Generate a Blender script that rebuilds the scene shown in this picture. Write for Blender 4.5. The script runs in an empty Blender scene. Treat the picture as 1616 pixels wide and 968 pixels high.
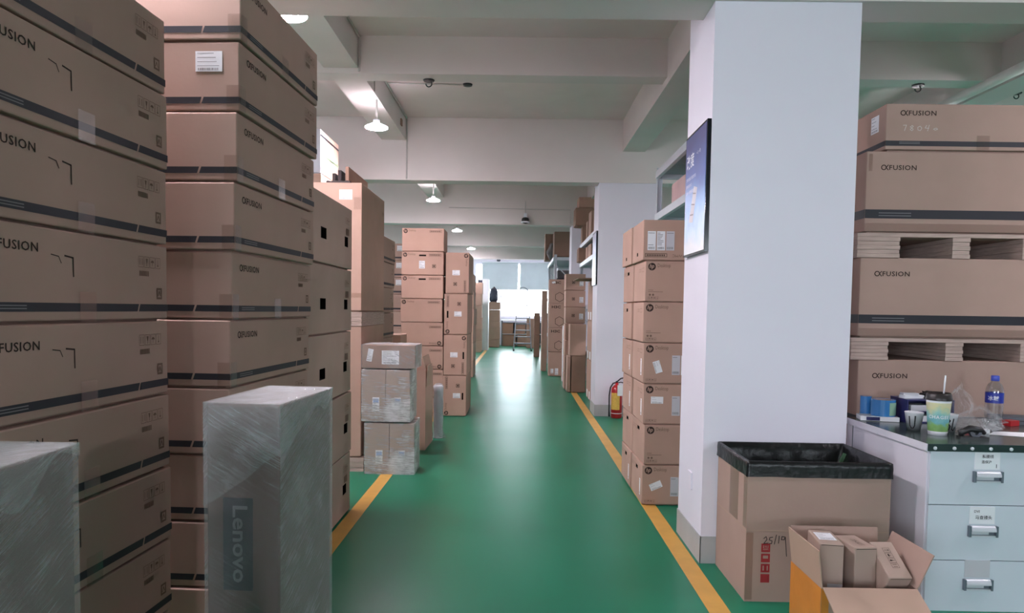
import bpy, bmesh, math, random
from mathutils import Vector, Matrix, noise

scene = bpy.context.scene
C = scene.collection
random.seed(7)
R = math.radians

# ------------------------------------------------------------------ camera
FPX, W_PX, H_PX = 1100.0, 1616.0, 968.0
ROLL, YAW, PITCH = R(0.85), R(0.4814), R(-2.6619)
cam_d = bpy.data.cameras.new('camera')
cam_d.sensor_width = 36.0
cam_d.lens = FPX / W_PX * 36.0
cam_d.shift_y = 56.0 / W_PX
cam_d.clip_start = 0.05
cam_d.clip_end = 200
cam = bpy.data.objects.new('camera', cam_d)
C.objects.link(cam)
fw = Vector((-math.sin(YAW) * math.cos(PITCH), math.cos(YAW) * math.cos(PITCH), math.sin(PITCH)))
rt = Vector((math.cos(YAW), math.sin(YAW), 0))
up = rt.cross(fw)
xc = rt * math.cos(ROLL) + up * math.sin(ROLL)
yc = -rt * math.sin(ROLL) + up * math.cos(ROLL)
cm = Matrix((xc, yc, -fw)).transposed().to_4x4()
cm.translation = Vector((0, 0, 1.4))
cam.matrix_world = cm
scene.camera = cam

# ------------------------------------------------------------------ world, daylight, exposure
SKY = 18.5
LAMP = 400.0
world = bpy.data.worlds.new('overcast_sky')
scene.world = world
world.use_nodes = True
bg = world.node_tree.nodes['Background']
bg.inputs[0].default_value = (0.88, 0.93, 1.0, 1)
bg.inputs[1].default_value = SKY

def portal(name, x0, x1, y, z0, z1, direction):
    d = bpy.data.lights.new(name, 'AREA')
    d.shape = 'RECTANGLE'
    d.size, d.size_y = x1 - x0, z1 - z0
    d.cycles.is_portal = True
    o = bpy.data.objects.new(name, d)
    C.objects.link(o)
    o.location = ((x0 + x1) / 2, y, (z0 + z1) / 2)
    o.rotation_euler = (R(90) * direction, 0, 0)
    return o
portal('window_portal', -4.6, 3.4, 27.44, 1.1, 3.2, -1)
portal('window_portal', -5.0, -2.0, -5.02, 0.9, 2.7, 1)
portal('window_portal', 3.4, 4.7, -5.02, 0.9, 2.7, 1)

scene.view_settings.view_transform = 'Standard'
scene.view_settings.look = 'None'
scene.view_settings.exposure = 0.35
scene.view_settings.gamma = 1.0
scene.view_settings.use_curve_mapping = False
scene.cycles.use_denoising = True
scene.cycles.max_bounces = 10
scene.cycles.diffuse_bounces = 6
scene.cycles.transparent_max_bounces = 16
scene.cycles.sample_clamp_indirect = 6.0
scene.cycles.caustics_reflective = False
scene.cycles.caustics_refractive = False

# ------------------------------------------------------------------ materials
def srgb(r, g, b):
    def f(c):
        c /= 255.0
        return c / 12.92 if c <= 0.04045 else ((c + 0.055) / 1.055) ** 2.4
    return (f(r), f(g), f(b), 1)

def new_mat(name):
    m = bpy.data.materials.new(name)
    m.use_nodes = True
    return m, m.node_tree.nodes, m.node_tree.links, m.node_tree.nodes['Principled BSDF']

def noise_node(N, L, scale, detail=3, rough=0.55, coord='Object', stretch=None):
    tc = N.new('ShaderNodeTexCoord')
    nz = N.new('ShaderNodeTexNoise')
    nz.inputs['Scale'].default_value = scale
    nz.inputs['Detail'].default_value = detail
    nz.inputs['Roughness'].default_value = rough
    if stretch:
        mp = N.new('ShaderNodeMapping')
        if any(stretch[1]):
            mp.vector_type = 'TEXTURE'
            mp.inputs['Scale'].default_value = [1 / k for k in stretch[0]]
        else:
            mp.inputs['Scale'].default_value = stretch[0]
        mp.inputs['Rotation'].default_value = stretch[1]
        L.new(tc.outputs[coord], mp.inputs['Vector'])
        L.new(mp.outputs[0], nz.inputs['Vector'])
    else:
        L.new(tc.outputs[coord], nz.inputs['Vector'])
    return nz

def ramp(N, L, src, p0, c0, p1, c1):
    r = N.new('ShaderNodeValToRGB')
    r.color_ramp.elements[0].position = p0
    r.color_ramp.elements[0].color = c0
    r.color_ramp.elements[1].position = p1
    r.color_ramp.elements[1].color = c1
    L.new(src, r.inputs[0])
    return r

def mul(c, k):
    return (c[0] * k, c[1] * k, c[2] * k, 1)

def mat(name, col, rough=0.6, metal=0.0, spec=0.5, var=0.06, scale=4.0, bump=0.0, bscale=60.0, rnd=0.0, stretch=None, coat=0.0):
    m, N, L, P = new_mat(name)
    P.inputs['Roughness'].default_value = rough
    P.inputs['Metallic'].default_value = metal
    P.inputs['Specular IOR Level'].default_value = spec
    P.inputs['Coat Weight'].default_value = coat
    nz = noise_node(N, L, scale, stretch=stretch)
    r = ramp(N, L, nz.outputs['Fac'], 0.3, mul(col, 1 - var), 0.7, mul(col, 1 + var))
    out = r.outputs[0]
    if rnd:
        oi = N.new('ShaderNodeObjectInfo')
        mr = N.new('ShaderNodeMapRange')
        mr.inputs['To Min'].default_value = 1 - rnd
        mr.inputs['To Max'].default_value = 1 + rnd
        L.new(oi.outputs['Random'], mr.inputs['Value'])
        hs = N.new('ShaderNodeHueSaturation')
        L.new(mr.outputs[0], hs.inputs['Value'])
        L.new(out, hs.inputs['Color'])
        out = hs.outputs[0]
    L.new(out, P.inputs['Base Color'])
    if bump:
        b = N.new('ShaderNodeBump')
        b.inputs['Strength'].default_value = bump
        b.inputs['Distance'].default_value = 0.004
        n2 = noise_node(N, L, bscale, 2)
        L.new(n2.outputs['Fac'], b.inputs['Height'])
        L.new(b.outputs[0], P.inputs['Normal'])
    return m

M = {}
M['card'] = mat('brown_cardboard', srgb(170, 143, 131), 0.85, spec=0.2, var=0.05, scale=3, bump=0.12, bscale=40, rnd=0.05)
M['card2'] = mat('kraft_cardboard', srgb(179, 147, 132), 0.85, spec=0.2, var=0.05, scale=3, bump=0.12, bscale=40, rnd=0.05)
M['card_grey'] = mat('grey_brown_cardboard', srgb(170, 148, 136), 0.85, spec=0.2, var=0.05, scale=3, bump=0.12, bscale=40, rnd=0.04)
M['card_dark'] = mat('aged_cardboard', srgb(150, 120, 104), 0.85, spec=0.2, var=0.08, scale=3, bump=0.15, bscale=40, rnd=0.05)
M['card_shade'] = mat('shaded_brown_carton', srgb(100, 82, 75), 0.85, spec=0.2, var=0.06, scale=3)  # brown darkened to put the wrapped towers' shade into the colour
M['card_in'] = mat('cardboard_inside', srgb(176, 149, 132), 0.9, spec=0.1, var=0.04, scale=3)
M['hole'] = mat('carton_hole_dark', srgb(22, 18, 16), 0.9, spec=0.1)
M['band'] = mat('black_band_print', srgb(44, 44, 50), 0.55, spec=0.3)
M['ink'] = mat('dark_brown_ink', srgb(62, 50, 46), 0.8, spec=0.1)
M['ink_soft'] = mat('faded_brown_ink', srgb(118, 96, 84), 0.8, spec=0.1)
M['ink_light'] = mat('pale_print', srgb(128, 126, 128), 0.8, spec=0.1)
M['ink_dim'] = mat('dim_grey_print', srgb(112, 112, 114), 0.8, spec=0.1)
M['chalk'] = mat('chalk_writing', srgb(205, 200, 196), 0.9, spec=0.1)
M['black_ink'] = mat('black_marker', srgb(20, 18, 20), 0.6)
M['red_ink'] = mat('red_print', srgb(156, 52, 54), 0.75, spec=0.2)
M['paper'] = mat('white_label_paper', srgb(232, 232, 236), 0.6, spec=0.3, var=0.02)
M['paper_grey'] = mat('grey_label_film', srgb(196, 194, 200), 0.4, spec=0.4, var=0.03)
M['blue_ink'] = mat('blue_label_print', srgb(150, 172, 214), 0.6)
M['orange_tape'] = mat('orange_tape', srgb(198, 124, 46), 0.35, spec=0.5, var=0.1, scale=6, bump=0.2, bscale=30)
M['ply'] = mat('pallet_plywood', srgb(182, 160, 150), 0.8, spec=0.2, var=0.14, scale=9, stretch=((1, 1, 14), (0, 0, 0)), rnd=0.04)
M['white'] = mat('white_paint', srgb(226, 222, 232), 0.65, spec=0.3, var=0.02, scale=1.5)
M['ceil'] = mat('ceiling_paint', srgb(226, 212, 210), 0.85, spec=0.2, var=0.06, scale=1.1)
M['beam'] = mat('beam_paint', srgb(218, 209, 206), 0.85, spec=0.2, var=0.05, scale=1.0)
M['grey_base'] = mat('grey_plinth_paint', srgb(172, 174, 174), 0.6, var=0.06, scale=5)
M['yellow'] = mat('yellow_line_paint', srgb(206, 158, 76), 0.45, var=0.08, scale=6)
M['rack'] = mat('rack_steel_paint', srgb(206, 210, 218), 0.4, spec=0.5, var=0.03)
M['rack_deck'] = mat('rack_shelf_steel', srgb(150, 156, 166), 0.5, var=0.04)
M['cab'] = mat('cabinet_blue_grey_paint', srgb(207, 213, 222), 0.42, spec=0.5, var=0.03, scale=3)
M['cab_side'] = mat('cabinet_side_paint', srgb(226, 222, 230), 0.45, spec=0.5, var=0.03, scale=3)
M['bench'] = mat('dark_green_bench_mat', srgb(58, 70, 68), 0.22, spec=0.5, var=0.12, scale=5)
M['bench_edge'] = mat('green_bench_edge', srgb(28, 48, 46), 0.35, var=0.1)
M['steel'] = mat('bright_steel', srgb(214, 216, 222), 0.3, metal=0.25, var=0.03)
M['chrome_dark'] = mat('dark_steel', srgb(112, 120, 130), 0.35, metal=0.3)
M['bag'] = mat('black_bin_liner', srgb(13, 13, 14), 0.33, spec=0.42, bump=0.9, bscale=26)
M['black'] = mat('black_plastic', srgb(26, 26, 28), 0.4)
M['black_foam'] = mat('dark_grey_foam', srgb(72, 66, 66), 0.95, spec=0.1)
M['frame_black'] = mat('glossy_black_frame', srgb(18, 20, 28), 0.15)
M['red'] = mat('extinguisher_red', srgb(178, 34, 40), 0.3, spec=0.5)
M['yellow_label'] = mat('yellow_instruction_label', srgb(218, 176, 84), 0.5, var=0.12, scale=40)
M['pipe'] = mat('white_conduit', srgb(182, 178, 174), 0.5, var=0.02)
M['pvc'] = mat('white_pvc_pipe', srgb(222, 220, 216), 0.35, var=0.02)
M['navy'] = mat('navy_plastic', srgb(44, 44, 96), 0.4)
M['blue_tape'] = mat('blue_tape', srgb(62, 128, 190), 0.2, spec=0.6, var=0.1)
M['green_tag'] = mat('pale_green_tag', srgb(150, 190, 165), 0.5, var=0.1, scale=12)
M['red_packet'] = mat('red_packet_print', srgb(205, 56, 70), 0.5)
M['bottle_cap'] = mat('blue_bottle_cap', srgb(76, 92, 198), 0.35)
M['bottle_label'] = mat('blue_bottle_label', srgb(38, 52, 150), 0.35, var=0.1, scale=20)
M['lid'] = mat('dark_brown_lid', srgb(44, 38, 38), 0.35)
M['grey_tray'] = mat('grey_fabric', srgb(96, 100, 108), 0.8)
M['grey_cloth'] = mat('grey_grimy_bundle', srgb(112, 108, 108), 0.7, var=0.2, scale=9)
M['pink'] = mat('pale_pink_bag', srgb(222, 188, 186), 0.7, var=0.08)
M['green_strap'] = mat('green_strap', srgb(92, 130, 98), 0.4)
M['alu'] = mat('aluminium', srgb(122, 126, 134), 0.5, metal=0.3)
M['navy_bag'] = mat('dark_bin_bag', srgb(38, 42, 58), 0.4, bump=0.4, bscale=20)
M['white_foam'] = mat('white_lacquer', srgb(226, 230, 236), 0.5, var=0.02)

def floor_material():
    m, N, L, P = new_mat('green_epoxy_floor')
    g = srgb(16, 117, 87)
    nz = noise_node(N, L, 0.7, 4)
    r = ramp(N, L, nz.outputs['Fac'], 0.25, mul(g, 0.92), 0.75, mul(g, 1.08))
    L.new(r.outputs[0], P.inputs['Base Color'])
    n2 = noise_node(N, L, 1.2, 1)
    r2 = ramp(N, L, n2.outputs['Fac'], 0.3, (0.305, 0.305, 0.305, 1), 0.7, (0.335, 0.335, 0.335, 1))
    L.new(r2.outputs[0], P.inputs['Roughness'])
    P.inputs['Specular IOR Level'].default_value = 0.32
    return m
M['floor'] = floor_material()

def film_material(name, base, streak, rot, thr=0.56, edge=0.45, tint=(0.86, 0.87, 0.89, 1), rough=0.25, fine=16.0):
    m, N, L, P = new_mat(name)
    P.inputs['Base Color'].default_value = tint
    P.inputs['Roughness'].default_value = rough
    P.inputs['Specular IOR Level'].default_value = 0.9
    big = noise_node(N, L, 3.5, 4, 0.6)
    st = noise_node(N, L, fine, 6, 0.78, stretch=((0.5, 0.5, 13.0), rot))
    ma = N.new('ShaderNodeMath')
    ma.operation = 'ADD'
    L.new(big.outputs['Fac'], ma.inputs[0])
    L.new(st.outputs['Fac'], ma.inputs[1])
    mr = N.new('ShaderNodeMapRange')
    mr.interpolation_type = 'SMOOTHSTEP'
    mr.inputs['From Min'].default_value = thr * 2 - 0.12
    mr.inputs['From Max'].default_value = thr * 2 + 0.22
    mr.inputs['To Min'].default_value = base
    mr.inputs['To Max'].default_value = streak
    L.new(ma.outputs[0], mr.inputs['Value'])
    lw = N.new('ShaderNodeLayerWeight')
    lw.inputs[0].default_value = 0.3
    gz = N.new('ShaderNodeMath')
    gz.operation = 'MULTIPLY_ADD'
    gz.inputs[1].default_value = edge
    gz.use_clamp = True
    L.new(lw.outputs['Facing'], gz.inputs[0])
    L.new(mr.outputs[0], gz.inputs[2])
    tr = N.new('ShaderNodeBsdfTransparent')
    mix = N.new('ShaderNodeMixShader')
    L.new(gz.outputs[0], mix.inputs[0])
    L.new(tr.outputs[0], mix.inputs[1])
    L.new(P.outputs[0], mix.inputs[2])
    L.new(mix.outputs[0], N['Material Output'].inputs[0])
    b = N.new('ShaderNodeBump')
    b.inputs['Strength'].default_value = 0.7
    b.inputs['Distance'].default_value = 0.012
    L.new(st.outputs['Fac'], b.inputs['Height'])
    L.new(b.outputs[0], P.inputs['Normal'])
    return m
M['film'] = film_material('stretch_film', 0.10, 0.34, (R(22), R(28), 0), 0.53, 0.45)
M['film_top'] = film_material('doubled_stretch_film', 0.10, 0.36, (R(20), R(30), 0), 0.52, 0.35, rough=0.2)
M['film_thin'] = film_material('thin_stretch_film', 0.12, 0.75, (R(3), R(4), 0), 0.50, 0.4)
M['clear_bag'] = film_material('clear_plastic_bag', 0.03, 0.45, (R(50), R(35), 0), 0.56, 0.22, rough=0.15)

def clear_material(name, tint, gloss=0.12, rough=0.05, edge=0.6):
    m, N, L, P = new_mat(name)
    tr = N.new('ShaderNodeBsdfTransparent')
    tr.inputs[0].default_value = tint
    gl = N.new('ShaderNodeBsdfGlossy')
    gl.inputs['Roughness'].default_value = rough
    mix = N.new('ShaderNodeMixShader')
    lw = N.new('ShaderNodeLayerWeight')
    lw.inputs[0].default_value = 0.25
    ad = N.new('ShaderNodeMath')
    ad.operation = 'MULTIPLY_ADD'
    ad.inputs[1].default_value = edge
    ad.inputs[2].default_value = gloss * 0.4
    L.new(lw.outputs['Facing'], ad.inputs[0])
    L.new(ad.outputs[0], mix.inputs[0])
    L.new(tr.outputs[0], mix.inputs[1])
    L.new(gl.outputs[0], mix.inputs[2])
    L.new(mix.outputs[0], N['Material Output'].inputs[0])
    return m
M['glass'] = clear_material('window_glass', (0.95, 0.97, 0.98, 1), 0.03)
M['tape'] = clear_material('clear_packing_tape', (0.95, 0.93, 0.92, 1), 0.06, 0.2, 0.22)
M['pet'] = clear_material('clear_bottle_plastic', (0.93, 0.94, 0.95, 1), 0.35, 0.12)

def blind_material():
    m, N, L, P = new_mat('grey_roller_blind_fabric')
    nz = noise_node(N, L, 2.0, 3)
    r = ramp(N, L, nz.outputs['Fac'], 0.3, srgb(184, 190, 196), 0.7, srgb(194, 200, 206))
    df = N.new('ShaderNodeBsdfDiffuse')
    tl = N.new('ShaderNodeBsdfTranslucent')
    L.new(r.outputs[0], df.inputs[0])
    tl.inputs[0].default_value = (0.085, 0.09, 0.09, 1)
    add = N.new('ShaderNodeAddShader')
    L.new(df.outputs[0], add.inputs[0])
    L.new(tl.outputs[0], add.inputs[1])
    L.new(add.outputs[0], N['Material Output'].inputs[0])
    return m
M['blind'] = blind_material()

def lamp_material(name, k):
    m, N, L, P = new_mat(name)
    P.inputs['Base Color'].default_value = (0.9, 0.9, 0.9, 1)
    P.inputs['Emission Color'].default_value = (1.0, 0.905, 1.0, 1)
    P.inputs['Emission Strength'].default_value = LAMP * k
    return m
M['lamp'] = lamp_material('lit_lamp_diffuser', 1.0)
M['lamp_opal'] = lamp_material('glowing_opal_housing', 0.06)

def poster_material():
    m, N, L, P = new_mat('poster_sky_print')
    tc = N.new('ShaderNodeTexCoord')
    sp = N.new('ShaderNodeSeparateXYZ')
    L.new(tc.outputs['Object'], sp.inputs[0])
    mr = N.new('ShaderNodeMapRange')
    mr.inputs['From Min'].default_value = 0.0
    mr.inputs['From Max'].default_value = 0.74
    nz = noise_node(N, L, 9.0, 5)
    ad = N.new('ShaderNodeMath')
    ad.operation = 'MULTIPLY_ADD'
    ad.inputs[1].default_value = 0.16
    L.new(nz.outputs['Fac'], ad.inputs[0])
    L.new(sp.outputs['Z'], ad.inputs[2])
    L.new(ad.outputs[0], mr.inputs['Value'])
    r = N.new('ShaderNodeValToRGB')
    e = r.color_ramp.elements
    e[0].position, e[0].color = 0.0, srgb(205, 205, 205)
    e[1].position, e[1].color = 1.0, srgb(46, 52, 112)
    for p, c in ((0.16, srgb(218, 220, 224)), (0.30, srgb(176, 206, 226)), (0.48, srgb(82, 150, 205)), (0.7, srgb(58, 92, 165))):
        k = e.new(p)
        k.color = c
    L.new(mr.outputs[0], r.inputs[0])
    L.new(r.outputs[0], P.inputs['Base Color'])
    P.inputs['Roughness'].default_value = 0.3
    return m
M['poster'] = poster_material()

def cup_material():
    m, N, L, P = new_mat('watercolour_cup_sleeve')
    tc = N.new('ShaderNodeTexCoord')
    sp = N.new('ShaderNodeSeparateXYZ')
    L.new(tc.outputs['Object'], sp.inputs[0])
    nz = noise_node(N, L, 28.0, 4)
    ad = N.new('ShaderNodeMath')
    ad.operation = 'MULTIPLY_ADD'
    ad.inputs[1].default_value = 0.1
    L.new(nz.outputs['Fac'], ad.inputs[0])
    L.new(sp.outputs['Z'], ad.inputs[2])
    mr = N.new('ShaderNodeMapRange')
    mr.inputs['From Min'].default_value = 0.06
    mr.inputs['From Max'].default_value = 0.24
    L.new(ad.outputs[0], mr.inputs['Value'])
    r = N.new('ShaderNodeValToRGB')
    e = r.color_ramp.elements
    e[0].position, e[0].color = 0.0, srgb(108, 150, 84)
    e[1].position, e[1].color = 1.0, srgb(214, 214, 190)
    for p, c in ((0.22, srgb(128, 172, 100)), (0.36, srgb(110, 176, 186)), (0.55, srgb(150, 200, 190)), (0.75, srgb(214, 210, 160))):
        k = e.new(p)
        k.color = c
    L.new(mr.outputs[0], r.inputs[0])
    L.new(r.outputs[0], P.inputs['Base Color'])
    P.inputs['Roughness'].default_value = 0.5
    return m
M['cup'] = cup_material()

# ------------------------------------------------------------------ mesh helpers
class MB:
    def __init__(s):
        s.v, s.f = [], []
    def poly(s, pts):
        n = len(s.v)
        s.v += [tuple(p) for p in pts]
        s.f.append(tuple(range(n, n + len(pts))))
        return s
    def box(s, x0, x1, y0, y1, z0, z1, mtx=None):
        n = len(s.v)
        p = [(x0, y0, z0), (x1, y0, z0), (x1, y1, z0), (x0, y1, z0), (x0, y0, z1), (x1, y0, z1), (x1, y1, z1), (x0, y1, z1)]
        if mtx:
            p = [tuple(mtx @ Vector(q)) for q in p]
        s.v += p
        s.f += [tuple(n + i for i in q) for q in ((3, 2, 1, 0), (4, 5, 6, 7), (0, 1, 5, 4), (1, 2, 6, 5), (2, 3, 7, 6), (3, 0, 4, 7))]
        return s
    def rect(s, x0, x1, y0, y1, z=0.0):
        return s.poly([(x0, y0, z), (x1, y0, z), (x1, y1, z), (x0, y1, z)])
    def frame(s, x0, x1, y0, y1, t):
        s.rect(x0, x1, y0, y0 + t); s.rect(x0, x1, y1 - t, y1)
        s.rect(x0, x0 + t, y0 + t, y1 - t); s.rect(x1 - t, x1, y0 + t, y1 - t)
        return s
    def disc(s, x, y, r, n=20, z=0.0):
        return s.poly([(x + r * math.cos(2 * math.pi * i / n), y + r * math.sin(2 * math.pi * i / n), z) for i in range(n)])
    def ribbon(s, pts, w):
        for a, b in zip(pts[:-1], pts[1:]):
            d = Vector((b[0] - a[0], b[1] - a[1]))
            if d.length < 1e-6:
                continue
            d.normalize()
            n = Vector((-d.y, d.x)) * w / 2
            e = d * w * 0.35
            s.poly([(a[0] - e.x + n.x, a[1] - e.y + n.y, 0), (a[0] - e.x - n.x, a[1] - e.y - n.y, 0),
                    (b[0] + e.x - n.x, b[1] + e.y - n.y, 0), (b[0] + e.x + n.x, b[1] + e.y + n.y, 0)])
        return s
    def tube(s, pts, r, n=8, caps=True):
        pts = [Vector(p) for p in pts]
        rs = r if isinstance(r, (list, tuple)) else [r] * len(pts)
        rings = []
        prev = None
        for i, p in enumerate(pts):
            d = (pts[min(i + 1, len(pts) - 1)] - pts[max(i - 1, 0)]).normalized()
            if prev is None:
                a = d.orthogonal().normalized()
            else:
                a = (prev - d * prev.dot(d)).normalized()
            prev = a
            b = d.cross(a)
            k = len(s.v)
            s.v += [tuple(p + (a * math.cos(2 * math.pi * j / n) + b * math.sin(2 * math.pi * j / n)) * rs[i]) for j in range(n)]
            rings.append(k)
        for k0, k1 in zip(rings[:-1], rings[1:]):
            for j in range(n):
                s.f.append((k0 + j, k0 + (j + 1) % n, k1 + (j + 1) % n, k1 + j))
        if caps:
            s.f.append(tuple(rings[0] + j for j in reversed(range(n))))
            s.f.append(tuple(rings[-1] + j for j in range(n)))
        return s
    def lathe(s, prof, n=24, c=(0, 0)):
        rings = []
        for r, z in prof:
            k = len(s.v)
            s.v += [(c[0] + r * math.cos(2 * math.pi * j / n), c[1] + r * math.sin(2 * math.pi * j / n), z) for j in range(n)]
            rings.append(k)
        for k0, k1 in zip(rings[:-1], rings[1:]):
            for j in range(n):
                s.f.append((k0 + j, k0 + (j + 1) % n, k1 + (j + 1) % n, k1 + j))
        return s
    def add_mesh(s, me, mtx):
        n = len(s.v)
        s.v += [tuple(mtx @ v.co) for v in me.vertices]
        s.f += [tuple(n + i for i in p.vertices) for p in me.polygons]
        return s
    def mesh(s, name, m, smooth=False):
        me = bpy.data.meshes.new(name)
        me.from_pydata(s.v, [], s.f)
        me.materials.append(M[m])
        if smooth:
            for p in me.polygons:
                p.use_smooth = True
        me.update()
        return me
    def build(s, name, m, parent=None, loc=(0, 0, 0), rot=(0, 0, 0), smooth=False):
        return link(name, s.mesh(name, m, smooth), parent, loc, rot)

def link(name, me, parent=None, loc=(0, 0, 0), rot=(0, 0, 0)):
    o = bpy.data.objects.new(name, me)
    C.objects.link(o)
    if parent:
        o.parent = parent
    o.location = loc
    o.rotation_euler = rot
    return o

def tag(o, label, cat, group=None, kind=None):
    o['label'] = label
    if cat:
        o['category'] = cat
    if group:
        o['group'] = group
    if kind:
        o['kind'] = kind
    return o

def thing(name, label, cat, loc=(0, 0, 0), rz=0.0, group=None):
    return tag(link(name, None, None, loc, (0, 0, rz)), label, cat, group)

def struct(o, label=None):
    o['kind'] = 'structure'
    if label:
        o['label'] = label
    return o

ORD = ['topmost', 'second', 'third', 'fourth', 'fifth', 'sixth', 'seventh', 'eighth', 'ninth', 'tenth']

_txt = {}
def text_mesh(body, size=1.0, bold=0.0, spacing=1.0):
    key = (body, size, bold, spacing)
    if key in _txt:
        return _txt[key]
    c = bpy.data.curves.new('lettering', 'FONT')
    c.body = body
    c.size = size
    c.resolution_u = 2
    c.offset = bold
    c.space_character = spacing
    o = bpy.data.objects.new('lettering', c)
    C.objects.link(o)
    dg = bpy.context.evaluated_depsgraph_get()
    dg.update()
    me = bpy.data.meshes.new_from_object(o.evaluated_get(dg))
    bpy.data.objects.remove(o)
    bpy.data.curves.remove(c)
    _txt[key] = me
    return me

def add_text(mb, body, x, y, height, bold=0.0, spacing=1.0, rot=0.0, width=None):
    me = text_mesh(body, 1.0, bold, spacing)
    xs = [v.co.x for v in me.vertices]
    ys = [v.co.y for v in me.vertices]
    k = height / (max(ys) - min(ys))
    kx = k if width is None else width / (max(xs) - min(xs))
    mtx = Matrix.Translation((x, y, 0)) @ Matrix.Rotation(rot, 4, 'Z') @ Matrix.Diagonal((kx, k, 1, 1)) @ Matrix.Translation((-min(xs), -min(ys), 0))
    mb.add_mesh(me, mtx)
    return mb

# carton body: rounded edges, a narrow set-back foot so stacked boxes show a dark joint, optional hand holes
_carton = {}
def carton_mesh(w, d, h, m, holes=(), foot=0.009):
    key = (round(w, 4), round(d, 4), round(h, 4), m, tuple(holes), foot)
    if key in _carton:
        return _carton[key]
    bm = bmesh.new()
    z0 = foot
    mtx = Matrix.Translation((0, 0, (h + z0) / 2)) @ Matrix.Diagonal((w, d, h - z0, 1))
    bmesh.ops.create_cube(bm, size=1.0, matrix=mtx)
    bmesh.ops.bevel(bm, geom=list(bm.edges), offset=min(0.005, 0.06 * min(w, d, h)), segments=2, affect='EDGES', profile=0.5)
    if foot:
        bmesh.ops.create_cube(bm, size=1.0, matrix=Matrix.Translation((0, 0, (z0 + 0.002) / 2)) @ Matrix.Diagonal((w - 0.05, d - 0.05, z0 + 0.002, 1)))
    dirs = {'front': Vector((0, -1, 0)), 'right': Vector((1, 0, 0)), 'left': Vector((-1, 0, 0)), 'back': Vector((0, 1, 0))}
    for face in sorted({q[0] for q in holes}):
        hs = sorted([q[1:] for q in holes if q[0] == face])
        bm.faces.ensure_lookup_table()
        n = dirs[face]
        best = max((f for f in bm.faces if f.normal.dot(n) > 0.99), key=lambda f: f.calc_area())
        co = [v.co.copy() for v in best.verts]
        bm.faces.remove(best)
        zlo, zhi = min(c.z for c in co), max(c.z for c in co)
        U = {'front': Vector((1, 0, 0)), 'right': Vector((0, 1, 0)), 'left': Vector((0, -1, 0)), 'back': Vector((-1, 0, 0))}[face]
        us = [c.dot(U) for c in co]
        ulo, uhi = min(us), max(us)
        off = n * co[0].dot(n)
        width = w if face in ('front', 'back') else d
        P = lambda u, z, dd=0.0: off - n * dd + U * u + Vector((0, 0, z))
        def q(a, b, c_, d_, dep=(0, 0, 0, 0), mi=0):
            f = bm.faces.new([bm.verts.new(P(p[0], p[1], e)) for p, e in zip((a, b, c_, d_), dep)])
            f.material_index = mi
        u = ulo
        for (ua, ub, za, zb) in hs:
            a, b = ua - width / 2, ub - width / 2
            q((u, zlo), (a, zlo), (a, zhi), (u, zhi))
            q((a, zlo), (b, zlo), (b, za), (a, za))
            q((a, zb), (b, zb), (b, zhi), (a, zhi))
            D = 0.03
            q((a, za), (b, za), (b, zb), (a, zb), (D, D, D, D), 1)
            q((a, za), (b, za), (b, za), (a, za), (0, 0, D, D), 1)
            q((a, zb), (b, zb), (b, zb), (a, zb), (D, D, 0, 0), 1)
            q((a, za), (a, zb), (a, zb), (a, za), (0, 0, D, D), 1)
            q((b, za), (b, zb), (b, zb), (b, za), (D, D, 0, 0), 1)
            u = b
        q((u, zlo), (uhi, zlo), (uhi, zhi), (u, zhi))
    me = bpy.data.meshes.new('carton')
    bm.to_mesh(me)
    bm.free()
    me.materials.append(M[m])
    me.materials.append(M['hole'])
    me['size'] = (w, d, h)
    _carton[key] = me
    return me

FACE = {
    'front': (lambda w, d, h: Vector((-w / 2, -d / 2, 0)), Vector((1, 0, 0)), Vector((0, 0, 1))),
    'right': (lambda w, d, h: Vector((w / 2, -d / 2, 0)), Vector((0, 1, 0)), Vector((0, 0, 1))),
    'left': (lambda w, d, h: Vector((-w / 2, d / 2, 0)), Vector((0, -1, 0)), Vector((0, 0, 1))),
    'top': (lambda w, d, h: Vector((-w / 2, -d / 2, h)), Vector((1, 0, 0)), Vector((0, 1, 0))),
}
def face_matrix(dims, face, u=0.0, v=0.0, rot=0.0, off=0.0012):
    o, U, V = FACE[face]
    n = U.cross(V)
    p = o(*dims) + U * u + V * v + n * off
    m3 = Matrix((U, V, n)).transposed()
    return Matrix.Translation(p) @ m3.to_4x4() @ Matrix.Rotation(rot, 4, 'Z')

def put(name, me, parent, dims, face, u=0.0, v=0.0, rot=0.0, off=0.0012):
    o = bpy.data.objects.new(name, me)
    C.objects.link(o)
    o.parent = parent
    o.matrix_local = face_matrix(dims, face, u, v, rot, off)
    return o

def carton(name, label, group, dims, loc, rz=0.0, m='card', holes=(), cat='box', foot=0.009):
    o = link(name, carton_mesh(*dims, m, holes, foot), None, loc, (0, 0, rz))
    return tag(o, label, cat, group)

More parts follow.
